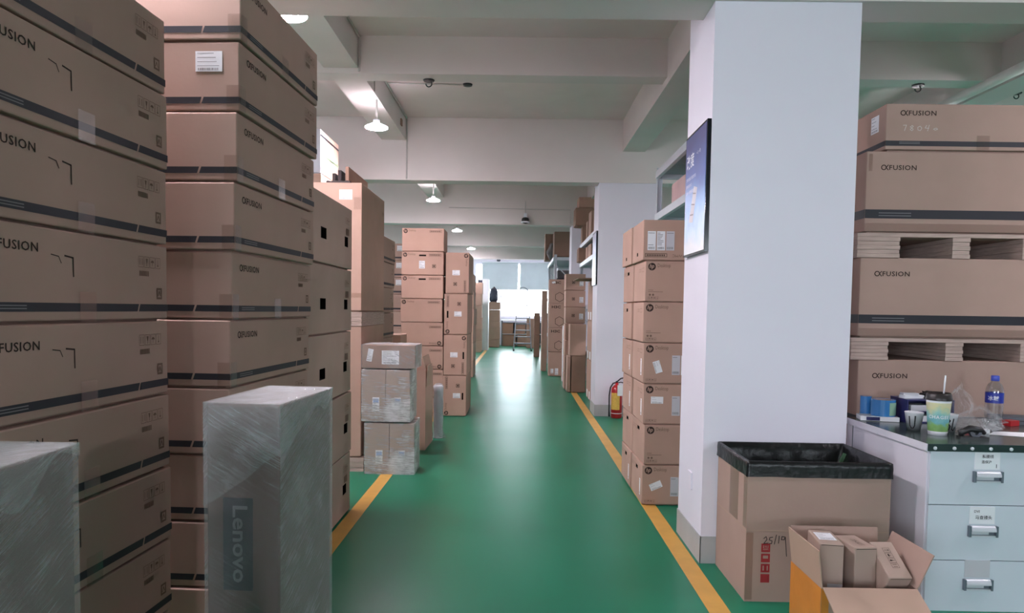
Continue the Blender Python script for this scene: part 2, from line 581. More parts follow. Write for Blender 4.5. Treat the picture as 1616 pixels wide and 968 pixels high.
# labels and small prints -------------------------------------------------
def label_mesh(w, h, lines=5, seed=0, bar=True, m='paper'):
    a = MB().box(0, w, 0, h, 0, 0.0006).mesh('paper_label', m)
    rn = random.Random(seed)
    b = MB()
    for i in range(lines):
        y = h * (0.9 - 0.62 * i / max(1, lines - 1))
        b.rect(w * 0.07, w * rn.uniform(0.3, 0.92), y - h * 0.013, y + h * 0.013)
    if bar:
        x = w * 0.1
        while x < w * 0.85:
            k = w * rn.uniform(0.012, 0.03)
            b.rect(x, x + k, h * 0.06, h * 0.18)
            x += k + w * rn.uniform(0.012, 0.03)
    return a, b.mesh('label_print', 'ink_light')
_lab = {}
def sticker(parent, dims, face, u, v, w, h, rot=0.0, seed=0, lines=5, m='paper'):
    key = (w, h, seed, lines, m)
    if key not in _lab:
        _lab[key] = label_mesh(w, h, lines, seed, True, m)
    a, b = _lab[key]
    o = put('paper_label', a, parent, dims, face, u, v, rot)
    p = bpy.data.objects.new('label_print', b)
    C.objects.link(p)
    p.parent = o
    p.location = (0, 0, 0.001)
    return o

def icons(mb, x, y, s, n=4, gap=1.12):
    for i in range(n):
        x0 = x + i * s * gap
        mb.frame(x0, x0 + s, y, y + s * 1.25, s * 0.05)
        cx, cy = x0 + s / 2, y + s * 0.62
        if i % 4 == 0:
            mb.ribbon([(cx - s * .22, cy - s * .35), (cx - s * .22, cy + s * .35)], s * .08)
            mb.ribbon([(cx + s * .22, cy - s * .35), (cx + s * .22, cy + s * .35)], s * .08)
        elif i % 4 == 1:
            mb.poly([(cx - s * .2, cy + s * .4, 0), (cx - s * .08, cy - s * .1, 0), (cx + s * .08, cy - s * .1, 0), (cx + s * .2, cy + s * .4, 0)])
            mb.ribbon([(cx, cy - s * .1), (cx, cy - s * .42)], s * .09)
        elif i % 4 == 2:
            mb.poly([(cx - s * .34, cy, 0), (cx + s * .34, cy, 0), (cx + s * .18, cy + s * .26, 0), (cx - s * .18, cy + s * .26, 0)])
            mb.ribbon([(cx, cy), (cx, cy - s * .36)], s * .07)
        else:
            mb.ribbon([(cx, cy - s * .4), (cx, cy + s * .4)], s * .08)
            mb.poly([(cx - s * .18, cy - s * .36, 0), (cx + s * .18, cy - s * .36, 0), (cx, cy - s * .1, 0)])
    return mb

def alpha_logo(mb, x, y, h):
    pts = [(1.22, 1.0), (0.92, 0.60)]
    n = 18
    for i in range(n + 1):                       # loop; the two strands cross at its open side
        t = R(-48) - (2 * math.pi - R(96)) * i / n
        pts.append((0.46 + 0.40 * math.cos(t), 0.5 + 0.46 * math.sin(t)))
    pts += [(0.92, 0.40), (1.22, 0.0)]
    mb.ribbon([(x + h * 1.18 * p[0], y + h * p[1]) for p in pts], h * 0.17)

def fusion_logo(mb, x, y, length):
    h = length / 7.2
    alpha_logo(mb, x, y, h)
    add_text(mb, 'FUSION', x + h * 1.64, y, h, 0.014, 1.1, 0, length - h * 1.64)
    return mb

# ------------------------------------------------------------------ structure
XL, XR, YB, YF = -5.2, 8.2, -5.0, 27.4
ZC = 3.889
fl = struct(MB().box(XL - .2, XR + .2, YB - .2, YF + .2, -0.12, 0.0).build('floor', 'floor'), 'green epoxy warehouse floor')
MB().box(-1.134, -1.034, YB, 26.4, 0.0, 0.0016).build('marking_line', 'yellow', fl)
MB().box(0.912, 1.014, YB, 26.4, 0.0, 0.0016).build('marking_line', 'yellow', fl)
struct(MB().box(XL - .2, XR + .2, YB - .2, YF + .2, ZC, ZC + .15).build('ceiling', 'ceil'), 'off-white concrete ceiling slab')
struct(MB().box(XL - .2, XL, YB, YF, 0, ZC).build('wall_left', 'white'), 'white side wall behind the carton stacks')
struct(MB().box(XR, XR + .2, YB, YF, 0, ZC).build('wall_right', 'white'), 'white side wall of the far bay')

def window_wall(name, y, openings, z0, z1, th=0.2):
    mb = MB()
    ya, yb = (y, y + th) if y > 0 else (y - th, y)
    mb.box(XL, XR, ya, yb, 0, z0)
    mb.box(XL, XR, ya, yb, z1, ZC)
    x = XL
    for a, b in openings:
        mb.box(x, a, ya, yb, z0, z1)
        x = b
    mb.box(x, XR, ya, yb, z0, z1)
    return struct(mb.build(name, 'white'))

def window(n, a, b, y, z0, z1, parts):
    w = struct(link('window_%d' % n, None), 'wide daylight window with slim white frame')
    t = 0.05
    mb = MB()
    ys = (y - 0.04, y + 0.04)
    mb.box(a, b, *ys, z0, z0 + t); mb.box(a, b, *ys, z1 - t, z1)
    mb.box(a, a + t, *ys, z0 + t, z1 - t); mb.box(b - t, b, *ys, z0 + t, z1 - t)
    mb.build('window_frame', 'white', w)
    k = (b - a) / parts
    for i in range(parts):
        MB().box(a + i * k + (t if i == 0 else .025), a + (i + 1) * k - (t if i == parts - 1 else .025), y - .003, y + .003, z0 + t, z1 - t).build('pane', 'glass', w)
        if i:
            MB().box(a + i * k - .025, a + i * k + .025, *ys, z0 + t, z1 - t).build('mullion', 'white', w)
    return w
window_wall('wall_front', YF, [(-4.6, -1.95), (-1.72, 3.4)], 1.1, 3.2)
window(1, -1.72, 3.4, YF + .1, 1.1, 3.2, 5)
window(2, -4.6, -1.95, YF + .1, 1.1, 3.2, 2)
window_wall('wall_back', YB, [(-5.0, -2.0), (3.4, 4.7)], 0.9, 2.7)
window(4, 3.4, 4.7, YB - .1, 0.9, 2.7, 2)  # unseen rear window added to brighten the cabinet and side bay
window(3, -5.0, -2.0, YB - .1, 0.9, 2.7, 3)

PY = [-1.55, 3.844, 9.232, 13.9, 18.6, 23.3]          # pillar line
def beam(x0, x1, y0, y1, z0, m='beam'):
    return struct(MB().box(x0, x1, y0, y1, z0, ZC + .01).build('ceiling_beam', m), 'plastered white ceiling beam')
for y in PY:
    beam(XL, XR, y - .02, y + .25, 3.077)
for a, b in zip(PY[:-1], PY[1:]):
    mid = (a + b) / 2 + (0 if b < 9 else 0)
    if abs(mid - 6.54) < .1:
        mid = 6.6
    beam(XL, XR, mid - .108, mid + .108, 3.547)
def long_beam(x0, x1, z0):
    prev = YB
    stops = sorted([(y - .02, y + .25) for y in PY] + [((a + b) / 2 - .108, (a + b) / 2 + .108) for a, b in zip(PY[:-1], PY[1:])])
    return beam(x0, x1, YB, YF, z0)
long_beam(-1.82, -1.505, 3.595)
long_beam(1.33, 1.62, 3.482)
long_beam(4.36, 4.66, 3.50)
long_beam(-5.0, -4.7, 3.50)

for i, y in enumerate(PY):
    p = struct(MB().box(1.036, 1.824, y, y + .55, 0, ZC).build('pillar', 'white'),
               ['white square pillar behind the camera', 'near white pillar beside the black-lined carton', 'white pillar behind the fire extinguisher',
                'third white pillar along the aisle', 'fourth white pillar along the aisle', 'last white pillar along the aisle'][i])
    base = MB()
    base.box(1.031, 1.829, y - .006, y, 0, .152); base.box(1.03, 1.036, y - .006, y + .555, 0, .152)
    base.box(1.824, 1.83, y - .006, y + .555, 0, .152); base.box(1.03, 1.83, y + .55, y + .556, 0, .152)
    base.build('plinth', 'grey_base', p)
    if i == 1:
        sw = MB().box(1.026, 1.036, y + .21, y + .29, .36, .46).build('wall_switch', 'white', p)
for y in (3.844, 9.232, 13.9, 18.6):
    struct(MB().box(-4.95, -4.4, y, y + .55, 0, ZC).build('pillar', 'white'), 'white pillar behind the carton stacks')

# ------------------------------------------------------------------ lamps
lamp_mesh = None
def ceiling_lamp(x, y, z, ztop, label):
    t = thing('ceiling_lamp', label, 'lamp', (x, y, z), 0, 'round ceiling lamps over the aisle')
    MB().lathe([(0.0, -0.012), (0.05, -0.0115), (0.09, -0.009), (0.112, -0.004), (0.118, 0.002), (0.0, 0.004)], 28).build('diffuser', 'lamp', t, smooth=True)
    MB().lathe([(0.120, 0.002), (0.116, 0.012), (0.07, 0.034), (0.036, 0.046)], 24).build('opal_housing', 'lamp_opal', t, smooth=True)
    MB().lathe([(0.037, 0.044), (0.035, 0.085), (0.0, 0.09)], 20).build('cap', 'white_foam', t, smooth=True)
    MB().tube([(0, 0, .09), (0, 0, ztop - z)], 0.012, 8).build('stem', 'pipe', t)
    return t
for y, lab in ((2.65, 'round ceiling lamp above the foremost banded carton stacks'), (4.633, 'lit round lamp half hidden behind the nearest ceiling beam'),
               (7.458, 'largest lit round lamp hanging under the narrow ceiling beam'), (12.396, 'second lit round lamp along the beam'),
               (17.156, 'third lit round lamp along the beam'), (22.185, 'farthest lit round lamp near the window'), (-2.75, 'round ceiling lamp behind the camera')):
    ceiling_lamp(-1.53, y, 3.30, 3.595, lab)
for x in (4.5, -4.6):  # unseen rows added for ambient light; shadows point to the first pallet-bay lamp
    for i, y in enumerate((2.7, 5.3, 8.05, 10.7, 13.4, 18.5)):
        ceiling_lamp(x, y, 3.40, 3.50, '%s unseen round lamp of the row added for ambient light in the %s bay' % (['first', 'second', 'third', 'fourth', 'fifth', 'sixth', 'seventh', 'eighth'][i], 'pallet' if x > 0 else 'outer'))

# ------------------------------------------------------------------ banded server cartons
SL, SW, SH = 0.885, 0.60, 0.268
SD = (SW, SL, SH)
def band_strip(length, h0, h1, gap):
    mb = MB()
    s = (h1 - h0) * 0.35
    mb.poly([(0, h0, 0), (gap - .004 - s * .5, h0, 0), (gap - .004 + s * .5, h1, 0), (0, h1, 0)])
    mb.poly([(gap + .004 - s * .5, h0, 0), (length, h0, 0), (length, h1, 0), (gap + .004 + s * .5, h1, 0)])
    return mb
def server_prints(L, Wd, h):
    k = h / SH
    b0, b1 = 0.035 * k, 0.060 * k
    long_band = band_strip(L, b0, b1, L * 0.80).mesh('printed_band', 'band')
    short_band = band_strip(Wd, b0, b1, Wd * 0.75).mesh('printed_band', 'band')
    logo = fusion_logo(MB(), 0.064, h - 0.070, 0.182).mesh('brand_print', 'ink')
    sm = MB()
    sm.rect(.08, .20, b0 + .015, b0 + .018); sm.rect(.08, .20, b0 + .007, b0 + .010)
    small = sm.mesh('address_print', 'ink_light')
    ic = icons(MB(), L * 0.80, h - 0.082, 0.030)
    icm = ic.mesh('handling_icons', 'ink_soft')
    ic = MB()
    for i in range(9):
        ic.rect(L * .805 + i * .0065, L * .805 + i * .0065 + .004, h - .112, h - .094)
    bars = ic.mesh('barcode', 'ink_soft')
    ic = MB()
    ic.frame(L * .92, L * .92 + .034, b1 + .018, b1 + .058, .007)
    ic.ribbon([(L * .92 + .010, b1 + .030), (L * .92 + .017, b1 + .046), (L * .92 + .024, b1 + .030)], .004)
    sym = ic.mesh('square_symbol', 'ink_soft')
    cr = MB()
    cr.ribbon([(.295, h - .072), (.325, h - .076), (.335, h - .094)], .003)
    cr.ribbon([(.350, h - .072), (.385, h - .076), (.386, h - .13)], .005)
    crease = cr.mesh('torn_flap_mark', 'ink')
    return long_band, short_band, logo, small, icm, crease, bars, sym
SP = server_prints(SL, SW, SH)
def server_carton(label, group, x_right, y_near, z, rz=0.0, crease=False, full=True):
    # x_right, y_near: the corner between the short end and the aisle side
    c, q = math.cos(rz), math.sin(rz)
    dx, dy = -SW / 2, SL / 2
    o = carton('server_carton', label, group, SD, (x_right + dx * c - dy * q, y_near + dx * q + dy * c, z), rz, 'card')
    put('printed_band', SP[0], o, SD, 'right')
    put('printed_band', SP[1], o, SD, 'front')
    if full:
        put('brand_print', SP[2], o, SD, 'right')
        put('address_print', SP[3], o, SD, 'right', off=.0024)
        put('handling_icons', SP[4], o, SD, 'right')
        put('barcode', SP[6], o, SD, 'right')
        put('square_symbol', SP[7], o, SD, 'right')
        if crease:
            put('torn_flap_mark', SP[5], o, SD, 'right')
    return o
TAPE = MB().box(0, .075, 0, .09, 0, .0006).mesh('tape', 'tape')
TAPE_C = MB().box(0, .05, 0, .10, 0, .0006).mesh('tape', 'tape')
rn = random.Random(3)
for i in range(9):                                   # foremost stack, i = 0 at the top
    z = (8 - i) * SH
    o = server_carton('%s black-banded brown carton from the top of the stack nearest the camera' % ORD[i], 'banded cartons of the foremost stack',
                      -1.323 + rn.uniform(-.004, .004) + (.010 if i > 4 else 0), 1.647 + rn.uniform(-.006, .006), z, R(-2.8 + rn.uniform(-.3, .3)), True)
    put('tape', TAPE, o, SD, 'right', .41, .004, off=.0028)
for i in range(10):                                  # second stack, leaning a little towards the aisle at the top
    z = (9 - i) * SH
    xr = -1.125 + .034 * (z - 1.07) if z > 1.0 else -1.128
    o = server_carton('%s black-banded brown carton from the top of the stack behind the film-wrapped tower' % ORD[i], 'banded cartons of the second stack',
                      xr + rn.uniform(-.004, .004), 2.713 + rn.uniform(-.005, .005), z, R(-2.7 + rn.uniform(-.3, .3)))
    put('tape', TAPE_C, o, SD, 'right', 0.0, .004, off=.0028)
    put('tape', TAPE_C, o, SD, 'front', SW - .05, .004, off=.0028)
    if i in (0, 2, 4):
        put('tape', TAPE, o, SD, 'right', .41, .004, off=.0028)
    if i == 1:
        sticker(o, SD, 'front', .427, .156, .106, .077, 0, 5, 4)

# ------------------------------------------------------------------ stack with hand holes
H3 = (0.75, 1.02, 0.411)
hh = (('right', .26, .38, .15, .215), ('right', .82, .91, .15, .215))
ic3 = icons(MB(), 0.0, 0.0, 0.032, 3)
IC3 = ic3.mesh('handling_icons', 'ink_soft')
bc3 = MB()
for i in range(5):
    bc3.rect(.01 + i * .018, .022 + i * .018, -.075, -.03)
BC3 = bc3.mesh('barcode', 'ink_soft')
for i in range(5):
    z = (4 - i) * .4115
    o = carton('hand_hole_carton', '%s large plain carton with hand holes from the top, stacked behind the wrapped tower' % ORD[i], 'large hand-hole cartons',
               H3, (-1.14 - .375 + rn.uniform(-.004, .004), 3.735 + .51, z), R(rn.uniform(-.4, .4)), 'card_grey', hh)
    put('handling_icons', IC3, o, H3, 'right', .84, .30)
    put('barcode', BC3, o, H3, 'right', .84, .30)

# ------------------------------------------------------------------ film-wrapped things
def film_mesh(w, d, h, amp=0.006, seed=0, m='film', n=14, top=True, z0=0.0):
    mb = MB()
    so = Vector((seed * 7.3, seed * 3.1, 0))
    def grid(o, U, V, nu, nv, N):
        k = len(mb.v)
        for j in range(nv + 1):
            for i in range(nu + 1):
                p = o + U * (i / nu) + V * (j / nv)
                edge = min(i, nu - i, 2) / 2 * min(j, nv - j, 2) / 2
                q = noise.noise(p * 9 + so) * amp + noise.noise(p * 24 + so) * amp * 0.5
                p = p + N * (abs(q) * edge + (0.5 - edge) * 0.0)
                mb.v.append(tuple(p))
        for j in range(nv):
            for i in range(nu):
                a = k + j * (nu + 1) + i
                mb.f.append((a, a + 1, a + nu + 2, a + nu + 1))
    X, Y, Z = Vector((w, 0, 0)), Vector((0, d, 0)), Vector((0, 0, h - z0))
    o = Vector((-w / 2, -d / 2, z0))
    nv = max(6, int(n * h / max(w, d)))
    grid(o, X, Z, n, nv, Vector((0, -1, 0)))
    grid(o + X, Y, Z, n, nv, Vector((1, 0, 0)))
    grid(o + X + Y, -X, Z, n, nv, Vector((0, 1, 0)))
    grid(o + Y, -Y, Z, n, nv, Vector((-1, 0, 0)))
    if top:
        grid(o + Z, X, Y, n, n, Vector((0, 0, 1)))
    return mb.mesh('stretch_film', m, True)

LD = (0.23, 0.455, 1.095)
def wrapped_tower(label, corner_fr, rz, seed, logo):
    # corner_fr: front right bottom corner
    cx, sx = math.cos(rz), math.sin(rz)
    off = Vector((-LD[0] / 2 * cx - LD[1] / 2 * sx, -LD[0] / 2 * sx + LD[1] / 2 * cx, 0))
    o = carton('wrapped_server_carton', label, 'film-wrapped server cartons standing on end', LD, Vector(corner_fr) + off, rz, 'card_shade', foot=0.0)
    link('stretch_film', film_mesh(LD[0] + .012, LD[1] + .012, LD[2] + .006, .005, seed, 'film', 16), o)
    ov = film_mesh(LD[0] + .016, LD[1] + .016, LD[2] + .009, .008, seed + 20, 'film_top', 16, True, LD[2] - .17)
    for v in ov.vertices:                      # the doubled film ends in an uneven slanting edge
        t = (LD[2] + .009 - v.co.z) / .179
        if t > 0.02:
            v.co.z = LD[2] + .009 - t * .179 * (0.95 - 0.75 * v.co.y / LD[1] - 0.9 * v.co.x / LD[0] + 0.35 * noise.noise(Vector((v.co.x * 9, v.co.y * 9, seed))))
    link('film_overlap', ov, o)
    if logo:
        mb = MB().rect(0, .095, 0, .29)
        pl = put('logo_patch', mb.mesh('logo_patch', 'band'), o, LD, 'front', .052, .52)
        tx = MB()
        add_text(tx, 'Lenovo', 0, 0, .048, .02, 1.0, R(-90), .24)
        t = tx.build('lettering', 'ink_dim', pl, (.030, .265, .001))
    return o
wrapped_tower('film-wrapped tower with a black logo patch standing in the aisle', (-.722, 2.10, 0), R(-4.2), 1, True)
wrapped_tower('film-wrapped tower cut off by the frame corner, before the foremost stack', (-.937, 1.00, 0), 0.0, 2, False)

# three wrapped bundles beside the yellow line
def wrapped_pair(label, x0, x1, y, z, d, h, rz, seed):
    w = x1 - x0
    t = thing('wrapped_carton_pair', label, 'box', ((x0 + x1) / 2, y + d / 2, z), rz, 'film-wrapped carton bundles')
    hw = w / 2 - .003
    for sx in (-1, 1):
        c = link('carton', carton_mesh(hw, d, h, 'card_grey', (), 0.0), t, (sx * (w / 4), 0, 0))
        s = put('paper_label', label_mesh(.058, .115, 6, seed + sx)[0], c, (hw, d, h), 'front', hw / 2 - .02 - sx * .01, .09)
        MB().rect(.006, .052, .068, .104).build('blue_print', 'blue_ink', s, (0, 0, .001))
        lm = MB()
        for k in range(5):
            lm.rect(.008, .05 - .006 * (k % 3), .012 + k * .008, .015 + k * .008)
        lm.build('label_print', 'ink_light', s, (0, 0, .001))
    link('stretch_film', film_mesh(w + .006, d + .006, h + .003, .008, seed, 'film_thin', 16), t)
    return t
wrapped_pair('bottom film-wrapped carton pair standing on the yellow line', -1.275, -.858, 5.79, 0, .33, .432, R(.5), 3)
wrapped_pair('middle film-wrapped carton pair in the three-high bundle', -1.297, -.893, 5.785, .446, .35, .434, R(-.5), 4)
TB = (0.442, 0.33, 0.195)
tb = carton('wrapped_flat_carton', 'film-wrapped flat carton with tilted tag, top of the three-high bundle', 'film-wrapped carton bundles', TB, (-1.075, 5.955, .893), R(-.6), 'card_dark', foot=0.0)
sticker(tb, TB, 'front', .165, .035, .145, .115, 0, 9, 7)
sticker(tb, TB, 'front', .036, .062, .044, .105, R(-10), 10, 6)
link('stretch_film', film_mesh(TB[0] + .014, TB[1] + .014, TB[2] + .005, .012, 5, 'film', 16), tb)

# ------------------------------------------------------------------ tall rack carton on a pallet over another carton
def pallet(label, x0, x1, y0, y1, z0, th=.118, group='plywood pallets under cartons', blocks=3, bw=.1, edge=None):
    t = thing('pallet', label, 'pallet', ((x0 + x1) / 2, (y0 + y1) / 2, z0), 0, group)
    w, d = x1 - x0, y1 - y0
    dk = .022
    MB().box(-w / 2, w / 2, -d / 2, d / 2, th - dk, th).build('deck_board', 'ply', t)
    xs = [-w / 2 + (edge or bw) / 2 + i * (w - (edge or bw)) / (blocks - 1) for i in range(blocks)]
    for i, x in enumerate(xs):
        b2 = (edge or bw) if i in (0, blocks - 1) else bw
        mb = MB()
        for j in range(5):                     # layered plywood runner
            za, zb = (th - dk) * j / 5, (th - dk) * (j + 1) / 5 - .0012
            k = (j % 2) * .003
            mb.box(x - b2 / 2 + k, x + b2 / 2 - k, -d / 2 + k, d / 2 - k, za, zb)
        mb.build('runner', 'ply', t)
    return t
pallet('plywood pallet on the floor beside the wrapped bundles', -1.96, -1.30, 5.875, 6.87, 0, .118, blocks=3, bw=.14)
TD0 = (.645, .98, 1.12)
carton('tall_carton', 'big brown carton under the raised pallet beside the wrapped bundles', None, TD0, (-1.648, 6.37, .119), 0, 'card2')
pallet('raised plywood pallet between the two tall cartons', -1.975, -1.322, 5.875, 6.87, 1.242, .118, blocks=3, bw=.09)
TD = (.645, .985, 1.08)
tall = carton('tall_carton', 'tall brightly lit carton on the raised pallet, white label near its top', None, TD, (-1.648, 6.368, 1.361), 0, 'card2')
sticker(tall, TD, 'front', .458, .94, .108, .082, 0, 12, 5)
put('tape', MB().box(0, .645, 0, .04, 0, .0006).mesh('tape', 'tape'), tall, TD, 'front', 0, .12)
put('tape', MB().box(0, .06, 0, .1, 0, .0006).mesh('tape', 'tape'), tall, TD, 'front', .58, .86)
put('handling_icons', IC3, tall, TD, 'right', .86, .92)
# foam and boards lying on the tall carton
for k, (x, y0, y1, zt) in enumerate(((-1.49, 6.04, 6.80, .165), (-1.575, 6.12, 6.6, .15), (-1.635, 6.16, 6.5, .13))):
    o = MB().box(-.014, .014, 0, y1 - y0, 0, zt).build('packing_board', ['card_dark', 'black_foam', 'black_foam'][k], None, (x, y0, 2.4415))
    tag(o, ['brown packing board on edge atop the tall lit carton', 'dark foam board on edge atop the tall lit carton', 'shortest dark foam board atop the tall lit carton'][k], 'packing board', 'packing boards on the tall carton')
mb = MB()
for i in range(10):
    for j in range(4):
        pass
nx, ny = 12, 5
for j in range(ny + 1):
    for i in range(nx + 1):
        mb.v.append((i / nx * .20, j / ny * .10, .012 + .025 * abs(noise.noise(Vector((i * .35, j * .6, 2))))))
for j in range(ny):
    for i in range(nx):
        a = j * (nx + 1) + i
        mb.f.append((a, a + 1, a + nx + 2, a + nx + 1))
k0 = len(mb.v)
mb.v += [(0, 0, 0), (.20, 0, 0), (.20, .1, 0), (0, .1, 0)]
mb.f += [(k0 + 3, k0 + 2, k0 + 1, k0), tuple([k0, k0 + 1] + [nx - i for i in range(nx + 1)]), tuple([k0 + 2, k0 + 3] + [ny * (nx + 1) + i for i in range(nx + 1)])]
o = mb.build('foam_pad', 'black_foam', None, (-1.63, 5.9, 2.4415), smooth=True)
tag(o, 'crumpled dark foam pad on the front edge of the tall lit carton', 'foam pad')

# narrow strapped cartons on a hidden stack behind
BD = (.70, .74, .925)
for i in range(3):
    carton('large_carton', '%s large carton in the column under the green-strapped narrow boxes' % ['lowest', 'middle', 'upper'][i], 'large cartons of the back column', BD, (-2.41, 7.63, i * .926), 0, 'card2')
for i in range(4):
    nd = (.66, .178, .455)
    nm = 'paper_grey' if i == 0 else 'card2'
    o = carton('narrow_carton', ['white narrow carton with grey footer strip on the strapped row', 'narrow brown carton right behind the white one in the strapped row',
               'third narrow brown carton of the green-strapped row', 'last narrow brown carton of the green-strapped row'][i], 'narrow strapped cartons', nd, (-2.40, 7.36 + i * .182, 2.78), 0, nm)
    put('top_tape', MB().box(0, .178, 0, .02, 0, .0006).mesh('top_tape', 'band'), o, nd, 'right', 0, .385)
    if i == 0:
        put('footer_print', MB().rect(0, .178, .03, .075).mesh('footer_print', 'ink_light'), o, nd, 'right')
        put('box_print', MB().rect(.03, .12, .22, .32).mesh('box_print', 'ink_light'), o, nd, 'right')
    else:
        put('strap', MB().box(0, .178, 0, .018, 0, .0008).mesh('strap', 'green_strap'), o, nd, 'right', 0, .20)

# banded stack behind the tall carton
for i in range(8):
    z = (7 - i) * SH
    server_carton('%s black-banded carton from the top of the stack behind the tall lit carton' % ORD[i], 'banded cartons behind the tall carton', -1.41 + rn.uniform(-.008, .008), 6.99, z, R(rn.uniform(-.4, .4)))
# a further banded stack, short ends towards the camera
for i in range(9):
    z = (8 - i) * SH
    o = server_carton('%s labelled banded carton from the top of the stack peeping behind the computer cartons' % ORD[i], 'banded cartons with white labels', -1.45 + rn.uniform(-.01, .01), 11.0, z, 0, full=False)
    if i < 3:
        sticker(o, SD, 'front', .12, .15, .11, .085, 0, 14, 3)
PC = (.36, .5, 1.09)
carton('plain_carton', 'plain knee-high carton behind the wrapped bundles, below the computer cartons', None, (.40, .45, 1.085), (-1.57, 8.35, 0), 0, 'card2')

# opened carton and roll of film behind the wrapped bundles
oc = thing('opened_carton', 'upright opened carton with folded lid behind the wrapped bundles', 'box', (-1.02, 7.07, 0), R(-1))
mb = MB()
w, d, h, t = .25, .52, .80, .006
mb.box(-w / 2, w / 2, -d / 2, -d / 2 + t, 0, h); mb.box(-w / 2, w / 2, d / 2 - t, d / 2, 0, h)
mb.box(-w / 2, -w / 2 + t, -d / 2 + t, d / 2 - t, 0, h); mb.box(w / 2 - t, w / 2, -d / 2 + t, d / 2 - t, 0, h); mb.box(-w / 2 + t, w / 2 - t, -d / 2 + t, d / 2 - t, 0, t)
mb.build('carton_body', 'card2', oc)
fm = Matrix.Translation((w / 2, -d / 2, h)) @ Matrix.Rotation(R(-14), 4, 'Y')
MB().box(-t, 0, 0, d * .8, 0, .13, fm).build('flap', 'card_in', oc)
fm = Matrix.Translation((w / 2 + .004, -d / 2 + .01, h - .17)) @ Matrix.Rotation(R(3), 4, 'Y')
MB().box(0, t, 0, d * .55, 0, .21, fm).build('folded_lid', 'card_in', oc)
rl = thing('film_roll', 'clear plastic-wrapped roll standing on the floor by the opened carton', 'roll', (-.85, 7.5, 0))
prof = []
for k in range(11):
    prof.append((.048 + .004 * math.sin(k * 2.1), .56 * k / 10))
MB().lathe([(0, 0)] + prof + [(.03, .575), (0, .575)], 18).build('roll_body', 'paper_grey', rl, smooth=True)
MB().lathe([(.085, 0.002), (.07, .03), (.056, .07)] + [(r + .006, z) for r, z in prof[2:]] + [(.03, .59), (0, .592)], 18).build('plastic_cover', 'film', rl, smooth=True)

# ------------------------------------------------------------------ desktop computer cartons
HD = (.54, .455, .293)
def hp_disc(mb_dark, mb_light, x, y, r):
    mb_dark.disc(x, y, r, 26)
    me = text_mesh('hp', 1.0, 0.02)
    xs = [v.co.x for v in me.vertices]; ys = [v.co.y for v in me.vertices]
    k = 1.45 * r / (max(ys) - min(ys))
    sh = Matrix.Identity(4)
    sh[0][1] = 0.22
    mtx = Matrix.Translation((x, y, .0009)) @ sh @ Matrix.Diagonal((k * .82, k, 1, 1)) @ Matrix.Translation((-(max(xs) + min(xs)) / 2, -(max(ys) + min(ys)) / 2, 0))
    mb_light.add_mesh(me, mtx)
dk, lt = MB(), MB()
hp_disc(dk, lt, 0, 0, .027)
HP_DISC, HP_HP = dk.mesh('logo_disc', 'ink'), lt.mesh('logo_letters', 'card2')
HP_WORD = add_text(MB(), 'Desktop', 0, 0, .034, 0, 1.0, 0, .092).mesh('model_print', 'ink_soft')
mb = MB().frame(0, .155, 0, .026, .003)
for i in range(11):
    mb.rect(.012 + i * .012, .019 + i * .012, .007, .019)
HP_BOXED = mb.mesh('boxed_print', 'ink')
mb = MB()
icons(mb, 0, 0, .016, 4, 1.25)
HP_IC = mb.mesh('handling_icons', 'ink')
mb = MB()
mb.rect(0, .035, .012, .015); mb.rect(0, .105, 0, .003)
mb.disc(.012, -.02, .008, 10); mb.disc(.035, -.02, .008, 10)
HP_MARK = mb.mesh('recycling_marks', 'ink_soft')
mb = MB()
for i in range(3):
    mb.frame(i * .03, i * .03 + .022, 0, .022, .002)
mb.frame(.11, .19, -.003, .025, .002)
HP_SIDE = mb.mesh('side_icons', 'ink_soft')
HOLE_L = ('left', .19, .27, .225, .25)
def hp_prints(o, dims, rot=False, inverted=False):
    if not inverted:
        d = put('logo_disc', HP_DISC, o, dims, 'front', .045, dims[2] - .038)
        link('logo_letters', HP_HP, d)
        put('model_print', HP_WORD, o, dims, 'front', .085, dims[2] - .050)
        put('boxed_print', HP_BOXED, o, dims, 'front', .355, dims[2] - .052)
HPN = 'stacked desktop computer cartons'
